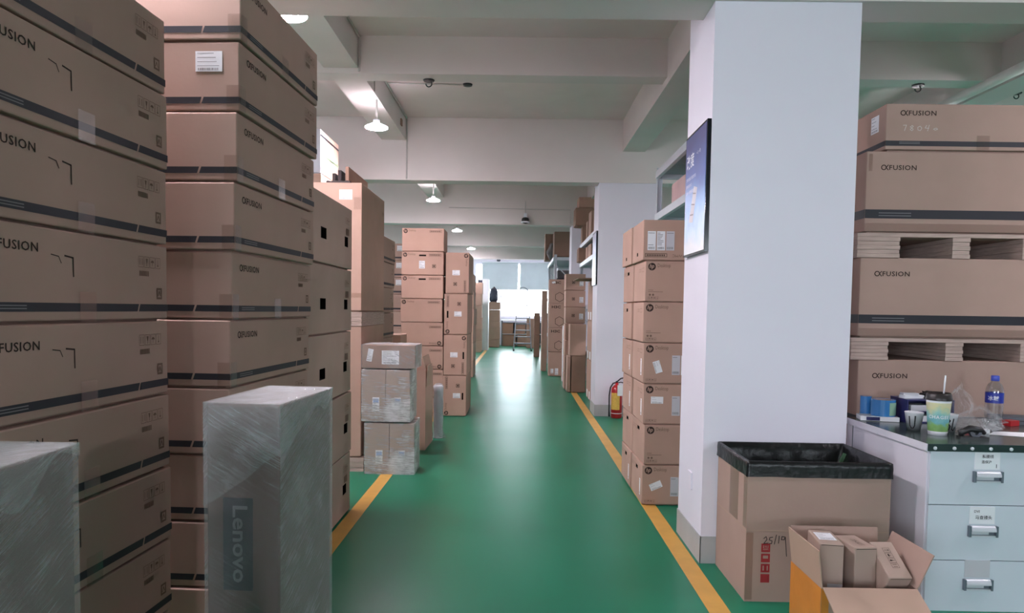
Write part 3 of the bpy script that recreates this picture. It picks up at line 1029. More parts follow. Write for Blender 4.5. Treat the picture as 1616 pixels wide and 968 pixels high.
for i in range(7):
    z = (6 - i) * HD[2]
    inv = i == 0
    dx, da = [-.03, -.012, -.016, -.012, -.003, .005, .0][i], [0, .6, -.5, .4, -.3, .8, 0][i]
    holes = ((('left', .20, .245, .05, .075),) if inv else (HOLE_L,) if i in (5, 6) else ())
    for col in (0, 1):
        hl = holes
        if col == 1:
            hl = (('left', .20, .245, .05, .075),) if inv else (HOLE_L,) if i in (1, 2, 5, 6) else ()
        o = carton('desktop_computer_carton', '%s desktop computer carton from the top, column %s' % (ORD[i], ['beside the near pillar', 'next to the fire extinguisher'][col]), HPN, HD,
                   (.91 + dx + HD[0] / 2 - col * .008, 4.985 + HD[1] / 2 + col * .475, z), R(da), 'card2', hl)
        if not inv:
            put('side_icons', HP_SIDE, o, HD, 'left', .22 if not hl else .02, .225)
        if col == 0:
            hp_prints(o, HD, False, inv)
            if inv:
                for k in range(3):
                    sticker(o, HD, 'front', .030 + k * .066, .078, .058, .135, 0, 20 + k, [2, 9, 0][k] or 1, ['paper', 'paper', 'paper_grey'][k])
                put('boxed_print', HP_BOXED, o, HD, 'front', .015, .030)
                put('address_print', add_text(MB(), '2N3WMC', 0, 0, .02, 0, 1, R(180)).mesh('address_print', 'ink_soft'), o, HD, 'front', .33, .05)
                put('model_print', add_text(MB(), 'JS', 0, 0, .022, .01, 1, R(180)).mesh('model_print', 'ink'), o, HD, 'front', .345, .262)
            else:
                put('handling_icons', HP_IC, o, HD, 'front', .02, .022)
            if i in (1, 2, 5):
                put('recycling_marks', HP_MARK, o, HD, 'front', .022, .075)
            if i in (3, 4, 6):
                sticker(o, HD, 'front', .205, .07, .058, .14, 0, 30, 1, 'paper_grey')
                sticker(o, HD, 'front', .270, .07, .068, .14, 0, 31, 8)
                u, v, a = {3: (.065, .16, -72), 4: (.055, .155, 0), 6: (.070, .105, 24)}[i]
                sticker(o, HD, 'front', u, v, .088, .05, R(a), 32, 3)
        if i in (3, 4, 6):
            sticker(o, HD, 'left', .36, .06, .035, .12, 0, 33, 1)

# left-hand computer cartons: a column of flat ones and a column standing on end
HA = (.54, .42, .303)
HOLE_F = ('front', .225, .315, .248, .268)
for i in range(8):
    z = (7 - i) * .3035
    inv = i >= 4
    dx = [0.0, -.008, -.006, -.012, -.005, .0, .005, 0][i]
    o = carton('desktop_computer_carton', '%s desktop computer carton from the top, flat column behind the wrapped bundles' % ORD[i], 'computer cartons across the aisle', HA,
               (-1.505 + dx + .27 - .003, 9.0 + .21, z), R([0, 1.2, 0, -1, 0, 0, 0, 0][i]), 'card2', (HOLE_F,) if i in (1, 2) else ())
    if not inv:
        hp_prints(o, HA)
    else:
        d = put('logo_disc', HP_DISC, o, HA, 'front', .495, .04, R(180))
        link('logo_letters', HP_HP, d)
        put('model_print', HP_WORD, o, HA, 'front', .455, .055, R(180))
        put('boxed_print', HP_BOXED, o, HA, 'front', .52, .262, R(180))
    if i == 1:
        sticker(o, HA, 'front', .225, .09, .075, .10, 0, 40, 6)
        put('square_mark', MB().frame(0, .044, 0, .044, .006).rect(.012, .032, .012, .032).mesh('square_mark', 'ink'), o, HA, 'front', .395, .10)
HB = (.30, .45, .53)
for i in range(4):
    z = (3 - i) * .5305
    upd = i in (0, 2)
    for col in (0, 1):
        hl = (('front', .245, .265, .22, .31),) if (col == 0 and not upd and i == 3) else (('front', .035, .055, .22, .31),) if (col == 0 and i in (1, 3)) else (('front', .245, .265, .22, .31),) if (col == 0 and i == 2) else ()
        o = carton('desktop_computer_carton', '%s computer carton standing on end from the top, %s column of the aisle pair' % (ORD[i], ['front', 'rear'][col]), 'computer cartons standing on end', HB,
                   (-.955 + .15 + [.012, 0, -.004, -.008][i], 9.0 + .225 + col * .455, z), R([.5, -.4, .3, 0][i]), 'card2', hl)
        if col:
            continue
        ux, vy = (.26, .49) if upd else (.045, .045)
        d = put('logo_disc', HP_DISC, o, HB, 'front', ux, vy, R(-90) if upd else R(90))
        link('logo_letters', HP_HP, d)
        put('model_print', HP_WORD, o, HB, 'front', ux - .012 if upd else ux + .012, vy - .04 if upd else vy + .04, R(-90) if upd else R(90))
        put('boxed_print', HP_BOXED, o, HB, 'front', .235 if upd else .06, .175 if upd else .36, R(-90) if upd else R(90))
        sticker(o, HB, 'front', .085 if upd else .13, .24, .095, .065, 0, 41, 4)
        put('square_mark', MB().frame(0, .044, 0, .044, .006).rect(.012, .032, .012, .032).mesh('square_mark', 'ink'), o, HB, 'front', .10 if upd else .17, .105 if upd else .38)

# further left-hand stacks down the aisle
for i in range(6):
    carton('plain_carton', '%s plain carton from the top in the stack past the upright computer cartons' % ORD[i], 'plain cartons further down the aisle', (.58, .9, .35), (-1.20 + rn.uniform(-.015, .015), 14.6, (5 - i) * .351), R(rn.uniform(-1, 1)), 'card2')
for i in range(6):
    carton('plain_carton', '%s carton from the top of the small far stack before the white locker' % ORD[i], 'cartons before the white locker', (.30, .6, .375), (-1.33 + rn.uniform(-.01, .01), 22.8, (5 - i) * .376), R(rn.uniform(-1, 1)), 'card2')
lk = thing('white_locker', 'tall narrow white locker beside the far carton stack', 'locker', (-1.20, 24.0, 0))
MB().box(-.18, .18, -.35, .35, 0, 2.42).build('locker_body', 'white_foam', lk)
MB().box(-.185, -.03, -.36, -.35, .05, 2.38).build('door', 'navy_bag', lk)
MB().box(-.02, .175, -.36, -.35, .05, 2.38).build('door', 'white_foam', lk)
zz = 0
for i, (hgt, wd) in enumerate(((.29, .46), (.46, .47), (.19, .47), (.44, .46), (.29, .47))):
    carton('plain_carton', '%s carton of the stack under the black bag near the window' % ['lowest', 'second lowest', 'middle', 'second highest', 'highest'][i], 'cartons under the black bag', (wd, .4, hgt), (-.91, 25.8, zz), 0, 'card_dark')
    zz += hgt + .001
def lump(name, label, cat, loc, sx, sy, sz, m, seed, amp=.25, group=None):
    bm = bmesh.new()
    bmesh.ops.create_icosphere(bm, subdivisions=4, radius=1.0)
    for v in bm.verts:
        k = 1 + amp * noise.noise(v.co * 1.6 + Vector((seed, 0, 0))) + amp * .6 * noise.noise(v.co * 4 + Vector((0, seed, 0)))
        c = v.co * k
        v.co = Vector((c.x * sx, c.y * sy, max(c.z, -.75) * sz + sz * .75))
    me = bpy.data.meshes.new(name)
    bm.to_mesh(me)
    bm.free()
    me.materials.append(M[m])
    for p in me.polygons:
        p.use_smooth = True
    return tag(link(name, me, None, loc), label, cat, group)
lump('bin_bag', 'black plastic bag on the carton stack near the window', 'bag', (-.93, 25.8, zz), .18, .16, .30, 'navy_bag', 3)

# ------------------------------------------------------------------ far end: blinds, bench, ladder
def blind(label, x0, x1, z0):
    t = thing('roller_blind', label, 'blind', (0, 27.34, 0), 0, 'grey roller blinds')
    MB().box(x0, x1, -.002, .002, z0, 3.22).build('blind_fabric', 'blind', t)
    MB().tube([(x0, 0, 3.235), (x1, 0, 3.235)], .03, 12).build('roller', 'white_foam', t)
    MB().box(x0, x1, -.012, .012, z0 - .025, z0).build('bottom_bar', 'white_foam', t)
blind('half-lowered grey roller blind above the bin bag', -1.44, -.03, 2.19)
blind('half-lowered grey roller blind above the step ladder', .045, 1.45, 2.20)
blind('half-lowered grey roller blind at the end behind the rack', 1.52, 2.95, 2.20)
o = MB().tube([(-.80, 27.40, 3.33), (-.80, 27.375, 3.33)], .075, 24).build('wall_vent_cap', 'grey_tray')
tag(o, 'small round grey wall vent above the window', 'vent')
bench = thing('far_table', 'long low table under the far window', 'table', (-.10, 26.9, 0))
MB().box(-.55, 1.3, -.3, .3, .97, 1.0).build('tabletop', 'white_foam', bench)
for x in (-.52, 1.27):
    for y in (-.27, .27):
        MB().box(x - .02, x + .02, y - .02, y + .02, 0, .97).build('leg', 'grey_tray', bench)
MB().box(-.52, 1.27, .2, .22, .1, .9).build('back_panel', 'grey_tray', bench)
MB().box(-.5, 1.25, -.25, .2, .45, .47).build('shelf', 'white_foam', bench)
for i, (x, w_, h_, z_, m_) in enumerate(((-.30, .42, .4, .471, 'card_dark'), (.18, .40, .35, .471, 'card_dark'), (-.25, .55, .43, 0, 'card_dark'), (.30, .45, .42, 0, 'card_dark'), (.62, .3, .3, .471, 'card2'))):
    carton('small_carton', ['dark carton at the end of the far table shelf', 'dark carton on the far table shelf behind the ladder', 'wide carton on the floor under the far table',
           'carton on the floor under the far table behind the ladder', 'smallest carton on the far table shelf'][i], 'cartons under the far table', (w_, .4, h_), (-.1 + x, 26.87, z_), 0, m_)
carton('plain_carton', 'upright reddish carton beside the step ladder', None, (.34, .4, 1.08), (.48, 25.6, 0), 0, 'card_dark')

ld = thing('step_ladder', 'aluminium platform step ladder before the bright window', 'ladder', (.16, 24.0, 0))
for sx in (-1, 1):
    MB().tube([(sx * .30, -.45, 0), (sx * .235, .05, 1.10), (sx * .20, .12, 1.62), (sx * .17, .16, 2.0)], .016, 8).build('front_rail', 'alu', ld)
    MB().tube([(sx * .31, .55, 0), (sx * .24, .12, 1.10)], .016, 8).build('rear_rail', 'alu', ld)
mb = MB()
arc = [(.17 * math.cos(a), .16, 2.0 + .17 * math.sin(a)) for a in [math.pi * k / 10 for k in range(11)]]
mb.tube(arc, .016, 8).build('hoop_handle', 'alu', ld)
for i in range(4):
    z = .24 + .22 * i
    y = -.45 + .5 * z / 1.1
    MB().box(-.29 + .06 * z, .29 - .06 * z, y - .05, y + .08, z, z + .03).build('tread', 'alu', ld)
MB().box(-.235, .235, .0, .22, 1.09, 1.12).build('platform', 'alu', ld)
MB().tube([(-.21, .10, 1.55), (.21, .10, 1.55)], .012, 8).build('guard_bar', 'alu', ld)
MB().tube([(-.29, .48, .2), (.29, .48, .2)], .012, 8).build('rear_brace', 'alu', ld)
for sx in (-1, 1):
    for y in (-.45, .55):
        MB().lathe([(.0, 0), (.028, 0), (.028, .05), (.0, .05)], 10, (sx * (.30 if y < 0 else .31), y)).build('foot', 'black', ld)

# ------------------------------------------------------------------ racks along the pillar line
def rack(label, x0, x1, y0, y1, levels, ztop, beam_h=.075, braces=True):
    t = thing('storage_rack', label, 'rack', (0, 0, 0), 0, 'steel storage racks')
    for y in (y0, y1):
        for x in (x0, x1):
            mb = MB()
            mb.box(x - .028, x + .028, y - .003, y + .003, 0, ztop)
            mb.box(x - .028, x - .022, y - .03, y + .03, 0, ztop); mb.box(x + .022, x + .028, y - .03, y + .03, 0, ztop)
            mb.build('post', 'rack', t)
        k = 0
        z = .2
        while z + .55 < ztop:
            a, b = ((x0, x1) if k % 2 == 0 else (x1, x0))
            MB().tube([(a, y, z), (b, y, z + .55)], .012, 6).build('brace', 'rack', t)
            z += .55
            k += 1
    for z in levels:
        for x in (x0 - .03, x1 + .03):
            MB().box(x - .02, x + .02, y0 + .03, y1 - .03, z - beam_h, z).build('beam', 'rack', t)
        for y in (y0, y1):
            MB().box(x0 + .03, x1 - .03, y - .015, y + .015, z - beam_h, z - .01).build('cross_bar', 'rack', t)
        n = max(2, int((y1 - y0) / .45))
        for i in range(n):
            a = y0 + .03 + (y1 - y0 - .06) * i / n
            b = y0 + .03 + (y1 - y0 - .06) * (i + 1) / n - .006
            MB().box(x0 - .009, x1 + .009, a, b, z - .028, z - .002).build('shelf_panel', 'rack_deck', t)
    return t
rack('pale steel rack behind the computer cartons beside the near pillar', 1.54, 2.14, 5.18, 7.80, (.9, 1.7, 2.47, 2.94), 2.99)
carton('small_carton', 'small carton on the top shelf of the near rack', None, (.3, .42, .20), (1.74, 6.52, 2.941), 0, 'card2')
carton('pink_carton', 'pale pink carton on the lower high shelf of the near rack', None, (.45, .9, .30), (1.86, 7.15, 2.471), 0, 'pink')
rack('steel rack loaded with small boxes behind the second poster', 1.23, 1.80, 9.95, 13.72, (.7, 1.5, 2.31, 2.67), 2.72)
for i, (x, y, z, w_, d_, h_, lb) in enumerate((
        (1.36, 13.35, 2.671, .36, .42, .31, 'dark carton at the far end of the loaded rack top'),
        (1.25, 13.32, 2.983, .42, .45, .33, 'overhanging carton in the middle of the rack-top pile'),
        (1.29, 13.32, 3.315, .38, .42, .20, 'topmost carton of the rack-top pile'),
        (1.42, 12.75, 2.671, .40, .26, .34, 'upright carton beside the rack-top pile'),
        (1.42, 12.2, 2.671, .40, .40, .44, 'taller upright carton on the loaded rack top'),
        (1.42, 11.3, 2.671, .40, .55, .38, 'wide carton on the loaded rack top'),
        (1.42, 11.3, 3.052, .40, .50, .36, 'carton stacked on the wide rack-top carton'),
        (1.27, 13.3, 2.311, .32, .45, .26, 'overhanging small carton on the second shelf end'),
        (1.42, 12.7, 2.311, .40, .3, .24, 'small carton on the second shelf of the loaded rack'),
        (1.42, 12.2, 2.311, .40, .4, .24, 'middle carton on the second shelf of the loaded rack'),
        (1.42, 11.5, 2.311, .40, .5, .27, 'long carton on the second shelf of the loaded rack'))):
    carton('shelf_carton', lb, 'cartons on the loaded rack', (w_, d_, h_), (x, y, z), R(rn.uniform(-2, 2)), 'card_dark' if i in (0, 1, 7) else 'card2')
# flat cartons upright against the loaded rack
for tier in range(3):
    for k in range(2):
        dims = (.035, .655, .62)
        o = carton('flat_carton', '%s flat labelled carton, %s tier before the loaded rack' % (['pillar-side', 'farther'][k], ['bottom', 'middle', 'upper'][tier]), 'flat cartons leaning at the rack',
                   dims, (1.145, 10.36 + k * .665, tier * .6205), 0, 'card2')
        for u in (.08, .42):
            put('paper_label', MB().box(0, .15, 0, .12, 0, .0006).mesh('paper_label', 'paper'), o, dims, 'left', u, .02)
MB_ = MB().box(-.16, .16, -.5, .5, 0, .012)
o = MB_.build('cardboard_sheet', 'card_dark', None, (1.02, 10.6, 1.8625))
tag(o, 'loose cardboard sheet lying across the flat upright cartons', 'cardboard sheet')
# two-box and seven-box columns
carton('plain_carton', 'large carton on the floor before the seven-high column', None, (.245, .36, .625), (1.04, 12.02, 0), 0, 'card_dark')
carton('plain_carton', 'upright carton with faint square print on the large floor carton', None, (.275, .36, .54), (1.02, 12.02, .626), 0, 'card2')
carton('plain_carton', 'slim carton on its edge beside the large floor carton', None, (.055, .3, .62), (.875, 12.0, 0), 0, 'card2')
for i in range(7):
    dims = (.345, .42, .291)
    o = carton('logo_carton', '%s carton from the top of the column with square marks and labels' % ORD[i], 'square-marked cartons', dims, (1.0 + rn.uniform(-.002, .002), 12.47, (6 - i) * .2915), 0, 'card2')
    put('square_mark', MB().frame(0, .05, 0, .05, .008).disc(.025, .025, .012, 12).mesh('square_mark', 'ink'), o, dims, 'front', .11, .12)
    sticker(o, dims, 'front', .24, .08, .07, .10, 0, 44, 5)
# hexagon cartons
HX = (.362, .46, .512)
mb = add_text(MB(), 'H3C', .055, .415, .055, .03, 1.0, 0, .19)
HX_T = mb.mesh('brand_print', 'ink')
mb = MB()
mb.ribbon([(.22 + .10 * math.cos(R(30 + 60 * k)), .14 + .10 * math.sin(R(30 + 60 * k))) for k in range(7)], .009)
HX_H = mb.mesh('hexagon_print', 'ink')
for i in range(4):
    o = carton('hexagon_carton', '%s carton from the top of the column with hexagon prints' % ORD[i], 'hexagon-print cartons', HX, (.832 + rn.uniform(-.01, .01), 14.74 + .23, (3 - i) * .513), R(rn.uniform(-1, 1)), 'card2')
    if i < 3:
        put('brand_print', HX_T, o, HX, 'front')
        put('hexagon_print', HX_H, o, HX, 'front')
    else:
        sticker(o, HX, 'front', .05, .06, .06, .10, 0, 50, 4)
        sticker(o, HX, 'front', .14, .03, .07, .14, 0, 51, 6)
    if i == 0:
        put('tape', MB().box(0, .07, 0, .04, 0, .0006).mesh('tape', 'paper'), o, HX, 'front', .06, .42, R(10))
for i, (y, hh_, m_) in enumerate(((13.62, 1.10, 'white_foam'), (13.8, 1.02, 'card2'))):
    dims = (.05, .12, hh_)
    carton('flat_carton', ['white slim carton standing beside the square-marked column', 'slim brown carton standing behind the white one'][i], None, dims, (.90, y, 0), 0, m_)
carton('plain_carton', 'tall slim carton past the hexagon column', None, (.12, .5, 1.84), (.60, 16.1, 0), 0, 'card2')
for i in range(2):
    carton('plain_carton', ['lower of two dark cartons farthest along the right line', 'upper of two dark cartons farthest along the yellow line'][i], 'far aisle cartons', (.17, .4, .655), (.56, 20.8, i * .656), 0, 'card_dark')
carton('plain_carton', 'upright brown carton next to the two dark far cartons', None, (.22, .4, 1.32), (.79, 20.4, 0), 0, 'card2')
rack('far steel rack past the third pillar with tied bundles', .80, 1.35, 15.35, 18.3, (.8, 1.7, 2.57), 2.62)
carton('large_carton', 'tall dark carton with pale seam on the far rack top', None, (.37, .6, .56), (.955, 15.75, 2.571), 0, 'card_dark')
carton('large_carton', 'overhanging dark carton further along the far rack top', None, (.34, .6, .62), (.78, 16.8, 2.571), 0, 'card_dark')
lump('plastic_bundle', 'crumpled whitish plastic bundle between the far rack cartons', 'bundle', (.80, 16.28, 2.571), .14, .14, .22, 'grey_cloth', 5)
for i, z in enumerate((1.701,)):
    carton('dark_crate', 'dark crate below the top shelf of the far rack', None, (.5, .8, .40), (1.08, 15.85, z), 0, 'navy_bag')
    carton('dark_crate', 'dark parcel lying on the crate of the far rack', None, (.45, .6, .18), (1.08, 15.8, z + .401), 0, 'grey_cloth')

# ------------------------------------------------------------------ pallets of big cartons in the side bay
BX0 = 2.027
def big_carton(label, x0, w_, y, z, h, band=True):
    dims = (w_, .95, h)
    o = carton('big_banded_carton', label, 'big banded cartons on pallets', dims, (x0 + w_ / 2, y + .475, z), 0, 'card')
    if band:
        b0, b1 = .085, .137
        put('printed_band', MB().rect(0, w_, b0, b1).mesh('printed_band', 'band'), o, dims, 'front')
        put('printed_band', MB().rect(0, .95, b0, b1).mesh('printed_band', 'band'), o, dims, 'left')
        put('brand_print', fusion_logo(MB(), .085, h - .108, .207).mesh('brand_print', 'ink'), o, dims, 'front')
        sm = MB()
        for k in range(2):
            sm.rect(.08, .27, b0 + .014 + k * .016, b0 + .018 + k * .016)
        put('address_print', sm.mesh('address_print', 'ink_light'), o, dims, 'front', off=.0024)
        put('tape', MB().box(0, w_, 0, .055, 0, .0006).mesh('tape', 'tape'), o, dims, 'front', 0, .002)
    return o
YP = 4.15
pallet('lowest plywood pallet hidden behind the workbench', 1.985, 3.2, YP, YP + .95, 0, .11, 'plywood pallets in the side bay', 3, .105, .25)
big_carton('lowest big banded carton behind the workbench', BX0, 1.15, YP + .005, .111, .42)
pallet('plywood pallet at workbench height behind the drawers', 1.985, 3.2, YP, YP + .95, .532, .13, 'plywood pallets in the side bay', 3, .105, .25)
big_carton('big banded carton directly behind the cup and bottle', BX0, 1.15, YP + .005, .663, .47)
pallet('plywood pallet just above the cup and bottle', 1.977, 3.2, YP, YP + .95, 1.134, .13, 'plywood pallets in the side bay', 3, .105, .222)
big_carton('big banded carton between the two visible pallets', BX0 - .01, 1.15, YP + .005, 1.265, .473)
pallet('upper plywood pallet of the side bay pile', 1.992, 3.215, YP, YP + .95, 1.739, .144, 'plywood pallets in the side bay', 3, .105, .252)
bigB = big_carton('big banded carton on the upper pallet', BX0 + .005, 1.15, YP + .005, 1.884, .476)
put('tape_seal', MB().box(0, .022, 0, .10, 0, .0006).mesh('tape_seal', 'tape'), bigB, (1.15, .95, .476), 'front', .012, .36)
A_D = (SL, SW, .274)
oA = carton('server_carton', 'banded carton with chalk number on top of the pallet pile', None, A_D, (2.133 + SL / 2, YP + SW / 2 + .0, 2.3615), 0, 'card')
put('printed_band', MB().rect(0, SL, .030, .060).mesh('printed_band', 'band'), oA, A_D, 'front')
put('printed_band', MB().rect(0, SW, .030, .060).mesh('printed_band', 'band'), oA, A_D, 'left')
put('brand_print', fusion_logo(MB(), .082, .206, .208).mesh('brand_print', 'ink'), oA, A_D, 'front')
put('address_print', SP[3], oA, A_D, 'front', off=.0024)
put('tape', TAPE, oA, A_D, 'front', .53, .004, off=.0028)
ch = MB()
cx, cy, s = .10, .118, .034
strokes = [[(0, .9), (.55, .95), (.25, 0)], [(1.5, .85), (1.2, .65), (1.75, .25), (1.5, 0), (1.2, .2), (1.75, .75), (1.5, .9)],
           [(2.9, .8), (2.5, .6), (2.55, .15), (2.95, .05), (3.2, .45), (2.9, .8)], [(4.0, .95), (3.75, .5), (4.4, .45)], [(4.45, 1.0), (4.2, .0)],
           [(5.4, .45), (5.2, .3), (5.5, .15), (5.9, .3), (5.75, .5), (5.4, .45)]]
for st in strokes:
    ch.ribbon([(cx + p[0] * s, cy + p[1] * s) for p in st], .003)
put('chalk_number', ch.mesh('chalk_number', 'chalk'), oA, A_D, 'front')
sticker(oA, A_D, 'left', SW - .17, .13, .09, .10, 0, 60, 4)

# ------------------------------------------------------------------ workbench: drawer cabinets and worktop
CX, CY, CH = 1.945, 3.272, .765
def drawer_cabinet(label, x0, w_, notes):
    t = thing('drawer_cabinet', label, 'cabinet', (x0, CY, 0), 0, 'drawer cabinets under the bench')
    mb = MB()
    mb.box(0, .012, .012, .82, 0, CH); mb.box(w_ - .012, w_, .012, .82, 0, CH); mb.box(.012, w_ - .012, .81, .82, 0, CH)
    mb.box(.012, w_ - .012, .012, .81, 0, .012); mb.box(.012, w_ - .012, .012, .81, CH - .012, CH)
    mb.build('carcass', 'cab_side', t)
    MB().box(-.003, 0, .012, .045, 0, CH).build('corner_trim', 'cab_side', t)
    MB().box(-.003, 0, .745, .748, .0, CH).build('panel_joint', 'chrome_dark', t)
    hs = [(.512, CH - .002), (.247, .508), (.0, .243)]
    for i, (z0, z1) in enumerate(hs):
        d = MB().box(.004, w_ - .004, -.004, .016, z0, z1).build('drawer', 'cab', t)
        xm, zm = w_ * .5 - .012 * i, z0 + (z1 - z0) * .53
        h = MB()
        h.box(xm - .060, xm + .060, -.006, -.004, zm - .022, zm + .008)
        h.box(xm - .068, xm - .058, -.020, -.004, zm - .024, zm + .028); h.box(xm + .058, xm + .068, -.020, -.004, zm - .024, zm + .028)
        h.build('handle_cup', 'chrome_dark', d)
        h = MB()
        n_ = 6
        prof = [(-.006 - .016 * math.sin(math.pi / 2 * k / n_), zm + .028 - .026 * (1 - math.cos(math.pi / 2 * k / n_))) for k in range(n_ + 1)]
        for (ya, za), (yb, zb) in zip(prof[:-1], prof[1:]):
            h.poly([(xm - .058, ya, za), (xm - .058, yb, zb), (xm + .058, yb, zb), (xm + .058, ya, za)])
        h.box(xm - .058, xm + .058, -.016, -.005, zm - .024, zm - .017)
        h.box(xm - .056, xm + .03, -.0085, -.0062, zm - .014, zm - .001)
        h.build('handle_grip', 'steel', d)
        h = MB().box(xm - .062, xm + .056, -.0065, -.004, zm + .036, zm + .118)
        lab = h.build('card_holder', 'paper_grey' if i == 2 else 'paper', d)
        if i < 2:
            tx = MB()
            rows = notes[i]
            for k, r_ in enumerate(rows):
                add_text(tx, r_[0], r_[1], r_[2], r_[3], .01)
            o = tx.build('handwriting', 'black_ink', lab)
            o.matrix_local = Matrix.Translation((xm - .05, -.0072, zm + .04)) @ Matrix.Rotation(R(90), 4, 'X')
    return t
drawer_cabinet('pale blue-grey three-drawer cabinet under the green bench top', CX, .545,
               [(('私接线', .022, .050, .017), ('连保沪', .020, .025, .015), ('1', .088, .004, .018)), (('DVI', .008, .050, .012), ('马查接头', .014, .018, .019))])
drawer_cabinet('second drawer cabinet further along the bench', CX + .55, .545, [(('线', .03, .03, .02),), (('头', .03, .03, .02),)])
wt = thing('bench_worktop', 'dark green bench top with riveted edge strip', 'worktop', (CX, CY, CH))
MB().box(-.012, 1.12, -.006, .83, 0, .028).build('board', 'bench_edge', wt)
MB().box(-.006, 1.12, -.004, .83, .028, .034).build('green_mat', 'bench', wt)
MB().box(-.018, -.012, -.006, .83, 0, .034).build('side_trim', 'cab_side', wt)
es = MB().box(-.012, 1.12, -.012, -.006, 0.0005, .034).build('edge_strip', 'bench_edge', wt)
for k in range(9):
    MB().lathe([(.0085, 0), (.0085, .003), (.005, .006), (0, .0065)], 12).build('rivet', 'steel', es, (.018 + k * .088 + rn.uniform(-.006, .006), -.012, .015), (R(90), 0, 0))
for k in range(3):
    MB().lathe([(.004, 0), (.004, .002), (0, .003)], 8).build('rivet', 'steel', wt, (-.018, .2 + k * .24, .004), (0, R(-90), 0))
ZT = CH + .034

# ---- things on the bench
def ring(name, label, loc, ro, ri, h, m, cat, lab=None):
    t = thing(name, label, cat, loc)
    MB().lathe([(ri, 0), (ro, 0), (ro, h), (ri, h), (ri, 0)], 36).build('roll', m, t)
    MB().lathe([(ri - .004, 0.001), (ri, 0.001), (ri, h - .001), (ri - .004, h - .001), (ri - .004, 0.001)], 30).build('core', 'card_in', t)
    return t
pk = MB()
pk.box(-.10, .10, -.065, .045, 0, .025)
o = pk.build('white_packet', 'paper', None, (2.065, 3.99, ZT + .002), (0, 0, R(-14)))
tag(o, 'crumpled white packet under the blue tape rolls', 'packet')
MB().rect(-.09, -.02, -.010, .010, 0).build('purple_print', 'navy', o, (0.02, -.0658, .0125), (R(90), 0, 0))
tp = ring('tape_roll', 'larger blue tape roll with pale green tag beside the navy organizer', (2.095, 3.985, ZT + .028), .064, .045, .092, 'blue_tape', 'tape roll')
mb = MB()
for k in range(6):
    a0, a1 = R(-88 + k * 12), R(-88 + (k + 1) * 12)
    mb.poly([(.0655 * math.cos(a0), .0655 * math.sin(a0), .006), (.0655 * math.cos(a1), .0655 * math.sin(a1), .006), (.0655 * math.cos(a1), .0655 * math.sin(a1), .078), (.0655 * math.cos(a0), .0655 * math.sin(a0), .078)])
mb.build('green_tag', 'green_tag', tp)
ring('tape_roll', 'smaller blue tape roll peeping behind the larger one', (2.045, 4.085, ZT + .001), .03, .02, .125, 'blue_tape', 'tape roll')

og = thing('desk_organizer', 'navy plastic desk organizer full of small packets', 'organizer', (2.31, 3.98, ZT))
t_ = .006
mb = MB()
mb.box(-.13, .13, -.09, .09, 0, t_); mb.box(-.13, .13, -.09, .09, .125, .125 + t_); mb.box(-.124, .124, -.085, .09, .062, .066)
mb.box(-.13, -.124, -.09, .09, t_, .125); mb.box(.124, .13, -.09, .09, t_, .125); mb.box(-.124, .124, .084, .09, t_, .125); mb.box(.03, .035, -.085, .084, .066, .125)
mb.build('case', 'navy', og)
def small_box(name, label, cat, x, y, z, w_, d_, h_, m, rz=0, group=None):
    o = link(name, carton_mesh(w_, d_, h_, m, (), 0.0), None, (x, y, z), (0, 0, R(rz)))
    return tag(o, label, cat, group)
small_box('small_packet', 'white packet lying on top of the navy organizer', 'packet', 2.245, 3.97, ZT + .1315, .12, .05, .018, 'paper', 8)
small_box('small_packet', 'silver packet stacked over the white one on the organizer', 'packet', 2.23, 3.965, ZT + .150, .085, .045, .012, 'paper_grey', -4)
lump('cable_tangle', 'tangle of black parts on top of the navy organizer', 'cables', (2.365, 3.98, ZT + .1315), .06, .045, .022, 'black', 9, .6)
for k, (x, z, lb) in enumerate(((2.265, .0065, 'red and white packet in the lower bay of the organizer'), (2.26, .0665, 'grey packet in the upper bay of the organizer'))):
    o = small_box('red_packet' if k == 0 else 'grey_packet', lb, 'packet', x, 3.95, ZT + z, .118, .10, .034, 'paper' if k == 0 else 'paper_grey', 3)
    if k == 0:
        MB().rect(-.07, -.03, .0, .03).build('red_print', 'red_packet', o, (0, -.0508, .002), (R(90), 0, 0))

# branded takeaway cup
def wrap_on_cone(mb, r0, r1, h, n=36):
    out = MB()
    return out
def cone_prints(src, r0, r1, h, ang0, eps=.0009):
    out = MB()
    out.f = list(src.f)
    for (x, y, z) in src.v:
        r = r0 + (r1 - r0) * y / h + eps
        a = ang0 + x / ((r0 + r1) / 2)
        out.v.append((r * math.cos(a), r * math.sin(a), y))
    return out
cup = thing('takeaway_cup', 'tall takeaway cup with watercolour print, dark lid and straw', 'cup', (2.135, 3.53, ZT))
MB().lathe([(0, .004), (.040, .004), (.041, 0), (.043, 0), (.043 + .0015, .02)], 36).build('cup_base', 'paper', cup, smooth=True)
MB().lathe([(.0445, .02), (.0555, .165)], 40).build('printed_sleeve', 'cup', cup, smooth=True)
MB().lathe([(.0555, .165), (.0572, .180), (.052, .180), (.050, .16), (0, .16)], 36).build('cup_rim', 'paper', cup, smooth=True)
MB().lathe([(.060, .176), (.061, .186), (.058, .192), (.056, .206), (.050, .214), (.048, .206), (.012, .204), (0, .204)], 36).build('lid', 'lid', cup, smooth=True)
src = add_text(MB(), 'CHAGEE', 0, .085, .017, .02, 1.15)
pr = cone_prints(src, .043, .0572, .18, R(-172))
pr.build('brand_lettering', 'paper', cup)
MB().tube([(.028, .01, .19), (.036, .012, .30)], .0042, 10).build('straw', 'paper', cup, smooth=True)

